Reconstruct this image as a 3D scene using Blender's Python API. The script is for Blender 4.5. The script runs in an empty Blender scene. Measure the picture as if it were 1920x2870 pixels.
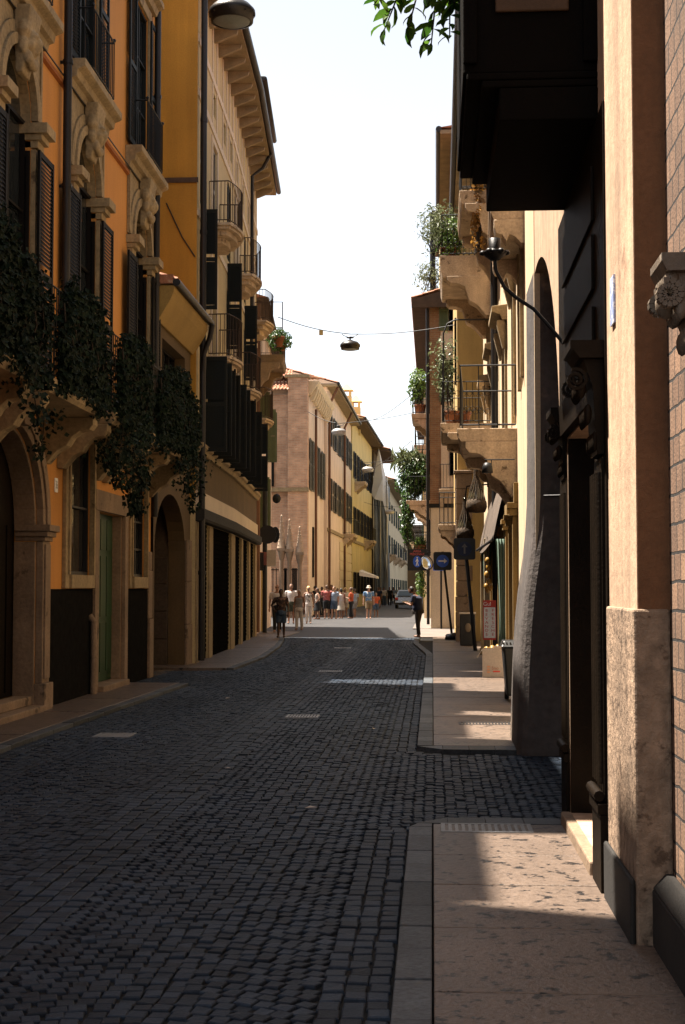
import bpy, bmesh, math, random
import numpy as np
from mathutils import Vector, Matrix, noise
random.seed(11); RNG = np.random.default_rng(11)
SC = bpy.context.scene; COL = SC.collection; RAD = math.radians
# ------------------------------------------------------------------ camera, sky, sun, exposure
EYE = 1.68
cd = bpy.data.cameras.new('camera'); cam = bpy.data.objects.new('camera', cd); COL.objects.link(cam)
cd.sensor_fit = 'HORIZONTAL'; cd.sensor_width = 24; cd.lens = 49.82; cd.clip_start = 0.05; cd.clip_end = 3000
cam.location = (0, 0, EYE); cam.rotation_euler = (RAD(90 + 3.04), 0, RAD(3.62)); SC.camera = cam
SUN_AZ, SUN_EL = RAD(70), RAD(67.5)            # sun ahead and to the left of the street axis (+Y)
sunv = Vector((-math.sin(SUN_AZ)*math.cos(SUN_EL), math.cos(SUN_AZ)*math.cos(SUN_EL), math.sin(SUN_EL)))
W = bpy.data.worlds.new('World'); SC.world = W; W.use_nodes = True
nt = W.node_tree; bg = nt.nodes['Background']
sky = nt.nodes.new('ShaderNodeTexSky'); sky.sky_type = 'NISHITA'; sky.sun_disc = False
sky.sun_elevation = SUN_EL; sky.sun_rotation = -SUN_AZ; sky.air_density = 1.0; sky.dust_density = 0.4; sky.ozone_density = 1.0
hs = nt.nodes.new('ShaderNodeHueSaturation'); hs.inputs['Saturation'].default_value = .28; nt.links.new(sky.outputs[0], hs.inputs['Color']); nt.links.new(hs.outputs[0], bg.inputs[0]); bg.inputs[1].default_value = 0.05
sl = bpy.data.lights.new('sun', 'SUN'); sl.energy = 5.0; sl.angle = RAD(0.53); sl.color = (1, 0.90, 0.77)
sun = bpy.data.objects.new('sun', sl); COL.objects.link(sun)
sun.rotation_euler = sunv.to_track_quat('Z', 'Y').to_euler(); sun.location = (-20, 30, 60)
vs = SC.view_settings; vs.view_transform = 'Standard'; vs.look = 'None'; vs.gamma = 1; vs.exposure = 2.25
SC.cycles.max_bounces = 7; SC.cycles.diffuse_bounces = 4; SC.cycles.glossy_bounces = 3
# ------------------------------------------------------------------ materials
def nd(nt, typ, **kw):
    n = nt.nodes.new(typ)
    for k, v in kw.items(): setattr(n, k, v)
    return n
def lin(c):
    return tuple((x/12.92 if x <= .04045 else ((x+.055)/1.055)**2.4) for x in c)
def hexc(h): return lin(tuple(int(h[i:i+2], 16)/255 for i in (0, 2, 4)))
MATS = {}
def surf(name, col, rough=.85, var=.18, scale=1.0, streak=0., fine=.12, bump=.25, bscale=45, metal=0, spec=.35,
         spot=None, spot_t=.62, spot_s=1.6, trans=0, attr=None, emit=None):
    """procedural surface: broad mottling, vertical weather streaks, fine grain, optional blotches of a 2nd colour"""
    m = bpy.data.materials.new(name); m.use_nodes = True; t = m.node_tree; L = t.links.new
    b = t.nodes['Principled BSDF']; tc = nd(t, 'ShaderNodeTexCoord')
    def noise_(s, det=4, vec=None, ro=.55):
        n = nd(t, 'ShaderNodeTexNoise'); n.inputs['Scale'].default_value = s; n.inputs['Detail'].default_value = det
        n.inputs['Roughness'].default_value = ro; L(vec or tc.outputs['Object'], n.inputs['Vector']); return n.outputs['Fac']
    def rng(f, lo, hi, a=.3, c=.7):
        r = nd(t, 'ShaderNodeMapRange'); L(f, r.inputs['Value'])
        for k, v in (('From Min', a), ('From Max', c), ('To Min', lo), ('To Max', hi)): r.inputs[k].default_value = v
        return r.outputs[0]
    def mul(a, c):
        n = nd(t, 'ShaderNodeMath', operation='MULTIPLY'); L(a, n.inputs[0])
        if isinstance(c, float): n.inputs[1].default_value = c
        else: L(c, n.inputs[1])
        return n.outputs[0]
    f = rng(noise_(scale, 6), 1-var, 1+var)
    if streak:
        mp = nd(t, 'ShaderNodeMapping'); mp.inputs['Scale'].default_value = (2.2, 2.2, .16); L(tc.outputs['Object'], mp.inputs['Vector'])
        f = mul(f, rng(noise_(2.2, 6, mp.outputs[0], .65), 1-streak, 1+streak*.5))
    if fine: f = mul(f, rng(noise_(bscale*.8, 3), 1-fine, 1+fine))
    if attr:
        a = nd(t, 'ShaderNodeAttribute', attribute_name=attr); f = mul(f, rng(a.outputs['Fac'], .55, 1.5, 0, 1))
    rgb = nd(t, 'ShaderNodeRGB'); rgb.outputs[0].default_value = (*col, 1); src = rgb.outputs[0]
    if spot:
        mx = nd(t, 'ShaderNodeMix', data_type='RGBA'); L(src, mx.inputs[6]); mx.inputs[7].default_value = (*spot, 1)
        L(rng(noise_(spot_s, 8, None, .62), 0, 1, spot_t, spot_t+.05), mx.inputs[0]); src = mx.outputs[2]
    sc = nd(t, 'ShaderNodeVectorMath', operation='SCALE'); L(src, sc.inputs[0]); L(f, sc.inputs['Scale'])
    L(sc.outputs[0], b.inputs['Base Color'])
    b.inputs['Roughness'].default_value = rough; b.inputs['Metallic'].default_value = metal; b.inputs['Specular IOR Level'].default_value = spec
    if trans: b.inputs['Subsurface Weight'].default_value = 0; b.inputs['Transmission Weight'].default_value = trans
    if bump:
        bp = nd(t, 'ShaderNodeBump'); bp.inputs['Strength'].default_value = bump; bp.inputs['Distance'].default_value = .02
        L(noise_(bscale, 5, None, .65), bp.inputs['Height']); L(bp.outputs[0], b.inputs['Normal'])
    if emit: b.inputs['Emission Color'].default_value = (*col, 1); b.inputs['Emission Strength'].default_value = emit
    m.diffuse_color = (*col, 1); MATS[name] = m; return m
def brickmat(name, c1, c2, mortar, bw, rh, axis, ms=.012, bump=.6, off=.5, var=.2):
    m = bpy.data.materials.new(name); m.use_nodes = True; t = m.node_tree; L = t.links.new
    b = t.nodes['Principled BSDF']; tc = nd(t, 'ShaderNodeTexCoord'); sp = nd(t, 'ShaderNodeSeparateXYZ'); cb = nd(t, 'ShaderNodeCombineXYZ')
    L(tc.outputs['Object'], sp.inputs[0]); L(sp.outputs[1 if axis == 'y' else 0], cb.inputs[0]); L(sp.outputs[2], cb.inputs[1])
    n0 = nd(t, 'ShaderNodeTexNoise'); n0.inputs['Scale'].default_value = 7; L(tc.outputs['Object'], n0.inputs['Vector'])
    w = nd(t, 'ShaderNodeVectorMath', operation='SCALE'); L(n0.outputs['Color'], w.inputs[0]); w.inputs['Scale'].default_value = .02
    ad = nd(t, 'ShaderNodeVectorMath', operation='ADD'); L(cb.outputs[0], ad.inputs[0]); L(w.outputs[0], ad.inputs[1])
    br = nd(t, 'ShaderNodeTexBrick'); L(ad.outputs[0], br.inputs['Vector']); br.offset = off
    for k, v in (('Scale', 1), ('Brick Width', bw), ('Row Height', rh), ('Mortar Size', ms), ('Mortar Smooth', .3), ('Bias', 0)): br.inputs[k].default_value = v
    br.inputs['Color1'].default_value = (*c1, 1); br.inputs['Color2'].default_value = (*c2, 1); br.inputs['Mortar'].default_value = (*mortar, 1)
    n = nd(t, 'ShaderNodeTexNoise'); n.inputs['Scale'].default_value = 2.5; n.inputs['Detail'].default_value = 8; L(tc.outputs['Object'], n.inputs['Vector'])
    r = nd(t, 'ShaderNodeMapRange'); L(n.outputs['Fac'], r.inputs[0])
    for k, v in (('From Min', .3), ('From Max', .7), ('To Min', 1-var), ('To Max', 1+var)): r.inputs[k].default_value = v
    sc = nd(t, 'ShaderNodeVectorMath', operation='SCALE'); L(br.outputs['Color'], sc.inputs[0]); L(r.outputs[0], sc.inputs['Scale']); L(sc.outputs[0], b.inputs['Base Color'])
    iv = nd(t, 'ShaderNodeMath', operation='SUBTRACT'); iv.inputs[0].default_value = 1; L(br.outputs['Fac'], iv.inputs[1])
    n2 = nd(t, 'ShaderNodeTexNoise'); n2.inputs['Scale'].default_value = 60; L(tc.outputs['Object'], n2.inputs['Vector'])
    m2 = nd(t, 'ShaderNodeMath', operation='MULTIPLY_ADD'); L(n2.outputs['Fac'], m2.inputs[0]); m2.inputs[1].default_value = .35; L(iv.outputs[0], m2.inputs[2])
    bp = nd(t, 'ShaderNodeBump'); bp.inputs['Strength'].default_value = bump; bp.inputs['Distance'].default_value = .015
    L(m2.outputs[0], bp.inputs['Height']); L(bp.outputs[0], b.inputs['Normal']); b.inputs['Roughness'].default_value = .9
    MATS[name] = m; return m
def glassmat(name, col=(.015, .018, .02), rough=.06):
    m = bpy.data.materials.new(name); m.use_nodes = True; t = m.node_tree; b = t.nodes['Principled BSDF']
    tc = nd(t, 'ShaderNodeTexCoord'); n = nd(t, 'ShaderNodeTexNoise'); n.inputs['Scale'].default_value = 1.3; t.links.new(tc.outputs['Object'], n.inputs['Vector'])
    bp = nd(t, 'ShaderNodeBump'); bp.inputs['Strength'].default_value = .05; bp.inputs['Distance'].default_value = .05
    t.links.new(n.outputs['Fac'], bp.inputs['Height']); t.links.new(bp.outputs[0], b.inputs['Normal'])
    b.inputs['Base Color'].default_value = (*col, 1); b.inputs['Roughness'].default_value = rough; b.inputs['Specular IOR Level'].default_value = .7
    MATS[name] = m; return m
def leafmat(name, col, col2, back=.35, rough=.42, spec=.5):
    m = bpy.data.materials.new(name); m.use_nodes = True; t = m.node_tree; L = t.links.new
    b = t.nodes['Principled BSDF']; a = nd(t, 'ShaderNodeAttribute', attribute_name='tone')
    mx = nd(t, 'ShaderNodeMix', data_type='RGBA'); mx.inputs[6].default_value = (*col, 1); mx.inputs[7].default_value = (*col2, 1); L(a.outputs['Fac'], mx.inputs[0])
    tc = nd(t, 'ShaderNodeTexCoord'); n = nd(t, 'ShaderNodeTexNoise'); n.inputs['Scale'].default_value = 30; L(tc.outputs['Object'], n.inputs['Vector'])
    sc = nd(t, 'ShaderNodeVectorMath', operation='SCALE'); L(mx.outputs[2], sc.inputs[0])
    r = nd(t, 'ShaderNodeMapRange'); L(n.outputs['Fac'], r.inputs[0]); r.inputs['To Min'].default_value = .7; r.inputs['To Max'].default_value = 1.3; L(r.outputs[0], sc.inputs['Scale'])
    L(sc.outputs[0], b.inputs['Base Color']); b.inputs['Roughness'].default_value = rough; b.inputs['Specular IOR Level'].default_value = spec
    tr = nd(t, 'ShaderNodeBsdfTranslucent'); L(sc.outputs[0], tr.inputs['Color'])
    ms = nd(t, 'ShaderNodeMixShader'); ms.inputs[0].default_value = back; L(b.outputs[0], ms.inputs[1]); L(tr.outputs[0], ms.inputs[2])
    L(ms.outputs[0], t.nodes['Material Output'].inputs['Surface']); MATS[name] = m; return m

ORANGE = surf('orange_plaster', (.49, .215, .048), var=.10, scale=.5, streak=.12, bump=.12, bscale=60)
OCHRE = surf('ochre_plaster', (0.36, 0.185, 0.026), var=.16, scale=.6, streak=.14, bump=.12)
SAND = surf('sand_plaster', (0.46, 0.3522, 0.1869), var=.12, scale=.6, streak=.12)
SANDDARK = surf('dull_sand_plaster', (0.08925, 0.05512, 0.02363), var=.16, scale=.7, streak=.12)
BAND = surf('pale_painted_band', (0.55, 0.45, 0.3375), var=.1)
LSTONE = surf('carved_limestone', (0.2757, 0.2022, 0.1102), var=.2, scale=2.2, streak=.22, fine=.2, bump=.45, bscale=25, spot=(0.07875, 0.0525, 0.02625), spot_t=.63, spot_s=2)
PINKSTONE = surf('pink_limestone', (0.1944, 0.1332, 0.0864), var=.22, scale=1.6, streak=.2, fine=.18, bump=.4, bscale=30, spot=(0.072, 0.048, 0.0288), spot_t=.62, spot_s=2.2)
GREYSTONE = surf('grey_stone', (0.016, 0.0145, 0.013), var=.2, scale=1.5, streak=.15, bump=.35)
DADO = surf('dark_granite', (0.011, 0.0105, 0.01), rough=.8, spec=0, var=.25, scale=9, fine=.35, bump=.15, bscale=80)
BLOCK = surf('rough_stone_block', (0.0594, 0.0405, 0.027), var=.25, scale=1.6, fine=.2, bump=.5, bscale=22)
DARKSHUT = surf('black_green_paint', (.009, .0105, .0095), rough=.6, spec=.15, var=.2, bump=.1)
BROWNSHUT = surf('dark_brown_paint', (.008, .0062, .005), rough=.6, spec=.1, var=.2, bump=.1)
GREENSHUT = surf('faded_green_paint', (0.091, 0.112, 0.0525), rough=.65, var=.2, streak=.2)
TEALSHUT = surf('teal_green_paint', (.02, .055, .05), rough=.55, var=.2)
GREYSHUT = surf('grey_brown_paint', (.085, .078, .058), rough=.65, var=.2, streak=.15)
GREENDOOR = surf('green_door_paint', (0.0081, 0.03645, 0.0081), rough=.45, var=.15, streak=.15, bump=.1)
PALEPAINT = surf('pale_window_paint', (0.27, 0.24, 0.204), rough=.6, var=.1)
WOOD = surf('dark_carved_wood', (0.0085, 0.0056, 0.0034), rough=.55, var=.3, scale=3, streak=.25, bump=.3, spec=.06)
IRON = surf('black_iron', (.012, .012, .013), rough=.45, var=.2, bump=.15, bscale=90, metal=.3)
RUST = surf('rusty_iron', (.05, .028, .018), rough=.7, var=.3, scale=6)
COPPER = surf('dark_gutter_metal', (.022, .020, .020), rough=.45, metal=.5, var=.25)
COPPER2 = surf('brown_copper_pipe', (.12, .055, .030), rough=.5, metal=.4, var=.25)
GLASS = glassmat('window_glass'); GLASS2 = glassmat('shop_glass', (.02, .02, .02), .03)
VOID = surf('dark_interior', (.010, .008, .006), rough=.9, var=.3)
TILE = surf('terracotta_tile', (0.299, 0.13, 0.07475), var=.3, scale=5, fine=.2, bump=.3, spot=(0.3575, 0.234, 0.156), spot_t=.56, spot_s=5)
EAVEWOOD = surf('eave_board', (0.23, 0.175, 0.105), var=.2, scale=3)
DARKEAVE = surf('dark_eave_board', (.075, .045, .028), var=.25, scale=3)
CREAM = surf('cream_plaster', (0.6, 0.48, 0.31), var=.10, scale=.7, streak=.14)
YELLOWW = surf('yellow_plaster', (0.58, 0.45, 0.2), var=.12, scale=.7, streak=.14)
PINKW = surf('pink_plaster', (0.66, 0.51, 0.39), var=.10, scale=.8, streak=.14)
REDDISH = surf('red_pink_plaster', (0.3, 0.114, 0.09), var=.2, scale=1.2, streak=.2, spot=(0.3, 0.24, 0.18), spot_t=.6)
BRICKX = brickmat('old_brick_end_wall', (.17, .085, .05), (.12, .058, .035), (.17, .12, .085), .27, .075, 'x')
BRICKFAR = brickmat('orange_brick', (.30, .15, .075), (.24, .11, .055), (.28, .2, .12), .28, .08, 'x')
BIGBRICK = brickmat('rusticated_brick_cladding', (.17, .095, .055), (.095, .05, .028), (.005, .003, .002), .155, .132, 'y', ms=.008, bump=1.0, off=.45, var=.34)
WALLR = surf('apricot_plaster', (0.42, 0.285, 0.19), var=.14, scale=1.4, streak=.34, bump=.35, bscale=14, spot=(.27, .165, .105), spot_t=.63, spot_s=1.3)
RETURNW = surf('shaded_apricot_plaster', (0.15, 0.068, 0.03), var=.2, scale=1.6, streak=.2, bump=.4, bscale=35)  # apricot plaster darkened: the near face's shade is put into its colour
DIMYELLOW = surf('brown_yellow_paint', (0.182, 0.112, 0.035), var=.15, streak=.15)
DADOR = surf('rough_stone_dado', (0.235, 0.162, 0.11), var=.3, scale=2.5, streak=.3, fine=.3, bump=1.0, bscale=18, spot=(0.11, 0.0715, 0.04675), spot_t=.57, spot_s=7)
R2WALL = surf('warm_cream_plaster', (0.5, 0.385, 0.25), var=.12, scale=.7, streak=.16)
PIERM = surf('peeling_grey_plaster', (0.062, 0.052, 0.048), var=.25, scale=1.3, fine=.2, bump=.8, bscale=14, spot=(0.13, 0.1, 0.075), spot_t=.575, spot_s=1.1)
CONC = surf('weathered_balcony_stone', (0.46, 0.345, 0.235), var=.22, scale=2, streak=.22, fine=.2, bump=.45, spot=(0.1364, 0.093, 0.0558), spot_t=.60, spot_s=2.4)
TERRA = surf('terracotta_pot', (0.204, 0.078, 0.036), var=.2, scale=6)
BARK = surf('twig_bark', (0.02, 0.013, 0.008), var=.2, scale=8)
IVY = leafmat('ivy_leaf', (.0016, .006, .003), (.008, .019, .0075), .12, .7, .15)
BAYLEAF = leafmat('glossy_green_leaf', (.012, .04, .008), (.06, .12, .018), .35)
MAGLEAF = leafmat('magnolia_leaf', (.02, .065, .008), (.12, .22, .025), .5)
LIGHTLEAF = leafmat('light_green_leaf', (.035, .085, .012), (.14, .20, .035), .4)
OLIVELEAF = leafmat('grey_olive_leaf', (.07, .09, .04), (.18, .20, .10), .3)
DRYLEAF = leafmat('dry_golden_leaf', (.22, .10, .018), (.40, .22, .045), .35)
WHITEP = surf('white_enamel', (0.8, 0.78, 0.75), rough=.4, var=.05, bump=0)
REDP = surf('red_print', (.55, .05, .03), rough=.5, var=.05, bump=0)
BLUEP = surf('blue_sign_paint', (0.025, 0.1, 0.55), rough=.35, var=.06, bump=0)
BLACKP = surf('black_sign_paint', (.010, .010, .011), rough=.4, var=.1, bump=0)
CARD = surf('white_cardboard', (0.432, 0.372, 0.318), rough=.8, var=.06, bump=.05)
BINP = surf('black_bin_plastic', (.010, .011, .012), rough=.4, var=.2, bump=.1)
STEEL = surf('worn_steel', (.45, .43, .40), rough=.35, metal=.9, var=.2)
MIRROR = surf('mirror_face', (.6, .62, .62), rough=.06, metal=1, var=.05, bump=0)
# ------------------------------------------------------------------ mesh helpers
class Fr:
    """facade frame: s along the wall (away from the camera), n out of the wall, z up"""
    def __init__(s, p0, p1, side):
        s.o = Vector((*p0, 0)); d = Vector((p1[0]-p0[0], p1[1]-p0[1], 0)); s.len = d.length; s.d = d.normalized()
        s.n = Vector((s.d.y, -s.d.x, 0))*(1 if side == 'L' else -1)
    def __call__(s, a, n, z): return s.o + s.d*a + s.n*n + Vector((0, 0, z))
class MB:
    def __init__(s, F=None): s.v = []; s.f = []; s.sm = []; s.F = F
    def add(s, vs, fs, smooth=False):
        k = len(s.v)
        s.v += [tuple(s.F(*p)) for p in vs] if s.F else [tuple(p) for p in vs]
        s.f += [tuple(i+k for i in f) for f in fs]; s.sm += [smooth]*len(fs); return s
    def quad(s, *p): return s.add(p, [tuple(range(len(p)))])
    def box(s, a0, a1, b0, b1, c0, c1):
        return s.add([(a, b, c) for a in (a0, a1) for b in (b0, b1) for c in (c0, c1)],
                     [(0, 1, 3, 2), (4, 6, 7, 5), (0, 4, 5, 1), (2, 3, 7, 6), (0, 2, 6, 4), (1, 5, 7, 3)])
    def hexa(s, p):   # 8 corners: bottom ring 4, top ring 4
        return s.add(p, [(0, 3, 2, 1), (4, 5, 6, 7), (0, 1, 5, 4), (1, 2, 6, 5), (2, 3, 7, 6), (3, 0, 4, 7)])
    def extrude(s, poly, fn0, fn1, smooth=False):   # poly list of 2d, fn map 2d->3d for the two ends
        n = len(poly); v = [fn0(*p) for p in poly] + [fn1(*p) for p in poly]
        return s.add(v, [tuple(range(n-1, -1, -1)), tuple(range(n, 2*n))] + [(i, (i+1) % n, n+(i+1) % n, n+i) for i in range(n)], smooth)
    def prof_s(s, poly, s0, s1): return s.extrude(poly, lambda n, z: (s0, n, z), lambda n, z: (s1, n, z))   # (n,z) profile along s
    def prof_n(s, poly, n0, n1): return s.extrude(poly, lambda a, z: (a, n0, z), lambda a, z: (a, n1, z))   # (s,z) profile along n
    def prof_z(s, poly, z0, z1): return s.extrude(poly, lambda a, n: (a, n, z0), lambda a, n: (a, n, z1))
    def tube(s, pts, r, k=6, closed=False):
        P = [Vector(p) for p in pts]; n = len(P); rr = r if isinstance(r, (list, tuple)) else [r]*n; v = []; up = None
        for i, p in enumerate(P):
            t = (P[min(i+1, n-1)] - P[max(i-1, 0)]).normalized()
            if up is None: up = Vector((0, 0, 1)) if abs(t.z) < .9 else Vector((1, 0, 0))
            a = t.cross(up)
            if a.length < 1e-5: a = t.orthogonal()
            a.normalize(); b = a.cross(t).normalized(); up = b
            for j in range(k): q = 2*math.pi*j/k; v.append(p + a*math.cos(q)*rr[i] + b*math.sin(q)*rr[i])
        f = [(i*k+j, i*k+(j+1) % k, (i+1)*k+(j+1) % k, (i+1)*k+j) for i in range(n-1) for j in range(k)]
        s.add(v, f, True); return s.add([v[j] for j in range(k)] + [v[(n-1)*k+j] for j in range(k)], [tuple(range(k-1, -1, -1)), tuple(range(k, 2*k))])
    def lathe(s, prof, c, k=16, ax=None):   # prof (r,h) ; ax: optional axis-mapping fn(x,y,h)->xyz
        c = Vector(c); v = []
        for r, h in prof:
            for j in range(k):
                q = 2*math.pi*j/k; p = (r*math.cos(q), r*math.sin(q), h); v.append(c + (Vector(ax(*p)) if ax else Vector(p)))
        m = len(prof)
        return s.add(v, [(i*k+j, i*k+(j+1) % k, (i+1)*k+(j+1) % k, (i+1)*k+j) for i in range(m-1) for j in range(k)], True)
    def ball(s, c, rx, ry=None, rz=None, k=10, rings=7, rot=None, jit=0):
        ry = ry or rx; rz = rz or rx; c = Vector(c); v = []; f = []
        for i in range(rings+1):
            th = math.pi*i/rings
            for j in range(k):
                ph = 2*math.pi*j/k; d = Vector((rx*math.sin(th)*math.cos(ph), ry*math.sin(th)*math.sin(ph), rz*math.cos(th)))
                if jit: d *= 1 + jit*noise.noise(d*9 + c*3)
                if rot: d = rot @ d
                v.append(c + d)
        for i in range(rings):
            for j in range(k): f.append((i*k+j, (i+1)*k+j, (i+1)*k+(j+1) % k, i*k+(j+1) % k))
        return s.add(v, f, True)
    def text(s, txt, size, fn, depth=.004):   # fn maps (x,y) text plane -> point ; d outwards handled by fn third arg
        cu = bpy.data.curves.new('t', 'FONT'); cu.body = txt; cu.size = size; cu.align_x = 'CENTER'; cu.align_y = 'CENTER'; cu.resolution_u = 3
        o = bpy.data.objects.new('t', cu); COL.objects.link(o); dg = bpy.context.evaluated_depsgraph_get()
        me = bpy.data.meshes.new_from_object(o.evaluated_get(dg)); s.add([fn(v.co.x, v.co.y) for v in me.vertices], [tuple(p.vertices) for p in me.polygons])
        bpy.data.objects.remove(o); bpy.data.curves.remove(cu); bpy.data.meshes.remove(me); return s
    def build(s, name, mat, parent=None, label=None, cat=None, group=None, kind=None, bevel=0, tone=None, origin=None, recalc=True):
        me = bpy.data.meshes.new(name)
        if parent is not None: org = wloc(parent)
        elif origin is not None: org = Vector(origin)
        else:
            a = np.array(s.v); org = Vector(((a[:, 0].min()+a[:, 0].max())/2, (a[:, 1].min()+a[:, 1].max())/2, a[:, 2].min()))
        me.from_pydata([(x-org.x, y-org.y, z-org.z) for x, y, z in s.v], [], s.f); me.materials.append(mat)
        if recalc and len(s.f) < 60000:
            bm = bmesh.new(); bm.from_mesh(me); bmesh.ops.recalc_face_normals(bm, faces=bm.faces); bm.to_mesh(me); bm.free()
        me.polygons.foreach_set('use_smooth', s.sm)
        if tone is not None:
            at = me.attributes.new('tone', 'FLOAT', 'FACE'); at.data.foreach_set('value', np.asarray(tone, dtype=np.float32))
        o = bpy.data.objects.new(name, me); COL.objects.link(o)
        if parent is not None: o.parent = parent
        else: o.location = org
        if bevel:
            md = o.modifiers.new('bevel', 'BEVEL'); md.width = bevel; md.segments = 2; md.limit_method = 'ANGLE'; md.angle_limit = RAD(50)
        return tag(o, label, cat, group, kind)
def wloc(o):
    p = Vector(o.location)
    while o.parent: o = o.parent; p += Vector(o.location)
    return p
def tag(o, label=None, cat=None, group=None, kind=None):
    for k, v in (('label', label), ('category', cat), ('group', group), ('kind', kind)):
        if v: o[k] = v
    return o
def thing(name, label, cat, loc, group=None):
    o = bpy.data.objects.new(name, None); o.empty_display_size = .2; COL.objects.link(o); o.location = loc; return tag(o, label, cat, group)
def arc_pts(cx, zs, r, rise, n=16):
    return [(cx + r*math.cos(math.pi*(1-i/n)), zs + rise*math.sin(math.pi*(1-i/n))) for i in range(n+1)]
def wall(mb, s0, s1, z0, z1, n, ops, depth=.22):
    """front skin with openings (a,b,c,d,rise) and their reveals"""
    S = sorted({s0, s1, *[x for o in ops for x in o[:2]]}); Z = sorted({z0, z1, *[x for o in ops for x in (o[2], o[3], o[3]+o[4])]})
    for i in range(len(S)-1):
        for j in range(len(Z)-1):
            cs, cz = (S[i]+S[i+1])/2, (Z[j]+Z[j+1])/2
            if any(o[0] < cs < o[1] and o[2] < cz < o[3]+o[4] for o in ops): continue
            mb.quad((S[i], n, Z[j]), (S[i+1], n, Z[j]), (S[i+1], n, Z[j+1]), (S[i], n, Z[j+1]))
    for a, b, c, d, r in ops:
        m = n-depth
        for x in (a, b): mb.quad((x, n, c), (x, m, c), (x, m, d), (x, n, d))
        mb.quad((a, n, c), (b, n, c), (b, m, c), (a, m, c))
        if r:
            A = arc_pts((a+b)/2, d, (b-a)/2, r)
            for p, q in zip(A, A[1:]):
                mb.quad((p[0], n, p[1]), (q[0], n, q[1]), (q[0], n, d+r), (p[0], n, d+r))
                mb.quad((p[0], n, p[1]), (q[0], n, q[1]), (q[0], m, q[1]), (p[0], m, p[1]))
        else: mb.quad((a, n, d), (b, n, d), (b, m, d), (a, m, d))
    return mb
def archivolt(mb, cx, zs, r0, r1, n0, n1, rise0=None, rise1=None, k=18):
    A = arc_pts(cx, zs, r0, rise0 or r0, k); B = arc_pts(cx, zs, r1, rise1 or r1, k)
    for i in range(k):
        a, b, c, d = A[i], A[i+1], B[i+1], B[i]
        mb.hexa([(a[0], n0, a[1]), (b[0], n0, b[1]), (c[0], n0, c[1]), (d[0], n0, d[1]), (a[0], n1, a[1]), (b[0], n1, b[1]), (c[0], n1, c[1]), (d[0], n1, d[1])])
    return mb
def leaf_shutter(F, a, b, z0, z1, n0, mat, parent, slat=.055, th=.035, panel=False):
    mb = MB(F); st = min(.06, (b-a)*.16); n1 = n0+th; zs = [z0, z0+.09, z1-.08, z1]; mid = (z0+z1)/2
    mb.box(a, a+st, n0, n1, z0, z1).box(b-st, b, n0, n1, z0, z1)
    for p, q in ((z0, z0+.09), (z1-.08, z1), (mid-.045, mid+.045)): mb.box(a+st, b-st, n0+.003, n1-.003, p, q)
    if panel: mb.box(a+st, b-st, n0+.008, n0+.02, z0+.09, z1-.08)
    else:
        z = z0+.1
        while z < z1-.1:
            if abs(z-mid) > .07: mb.quad((a+st, n0+.004, z+slat*1.2), (b-st, n0+.004, z+slat*1.2), (b-st, n1-.004, z), (a+st, n1-.004, z))
            z += slat
    return mb.build('shutter', mat, parent)
def window(F, root, a, b, z0, z1, frame=None, depth=.16, rise=0, cols=2, rows=2, glass=None, sur=None, shut=None, closed=None, slat=.055, sill=None, lw=None, side='both', sz=None, label=None):
    """casement (part) > pane, surround, sill, shutter"""
    frame = frame or BROWNSHUT; mb = MB(F); m = -depth; w = .05
    mb.box(a, a+w, m-.03, m+.03, z0, z1).box(b-w, b, m-.03, m+.03, z0, z1).box(a+w, b-w, m-.03, m+.03, z0, z0+w).box(a+w, b-w, m-.03, m+.03, z1-w, z1)
    for i in range(1, cols): x = a+(b-a)*i/cols; mb.box(x-.022, x+.022, m-.025, m+.025, z0+w, z1-w)
    for i in range(1, rows): z = z0+(z1-z0)*i/rows; mb.box(a+w, b-w, m-.02, m+.02, z-.016, z+.016)
    win = mb.build('window', frame, root, label=label)
    g = MB(F).box(a, b, m-.05, m-.035, z0, z1)
    if rise: g.prof_n(arc_pts((a+b)/2, z1, (b-a)/2, rise), m-.05, m-.035)
    g.build('pane', glass or GLASS, win)
    if sur:
        t, pr, mt = sur; q = MB(F); q.box(a-t, a, .002, pr, z0, z1+t).box(b, b+t, .002, pr, z0, z1+t).box(a, b, .002, pr-.003, z1, z1+t); q.build('surround', mt, win)
    if sill: MB(F).box(a-.16, b+.16, .002, sill[0], z0-.11, z0-.002).build('sill', sill[1], win, bevel=.01)
    if shut:
        l = lw or (b-a)/2; zz = sz or (z0, z1)
        if side in ('both', 'near'): leaf_shutter(F, a-l-.02, a-.02, zz[0], zz[1], .05, shut, win, slat)
        if side in ('both', 'far'): leaf_shutter(F, b+.02, b+l+.02, zz[0], zz[1], .05, shut, win, slat)
    if closed:
        leaf_shutter(F, a+.01, (a+b)/2-.004, z0, z1, -.06, closed, win, slat); leaf_shutter(F, (a+b)/2+.004, b-.01, z0, z1, -.06, closed, win, slat)
    return win
def perp_shutter(F, s, n0, n1, z0, z1, mat, parent, slat=.06):
    """louvred leaf swung out at right angles to the wall"""
    G = Fr(tuple(F(s, n0, 0))[:2], tuple(F(s, n1, 0))[:2], 'L'); return leaf_shutter(G, 0, n1-n0, z0, z1, -.017, mat, parent, slat)
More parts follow.
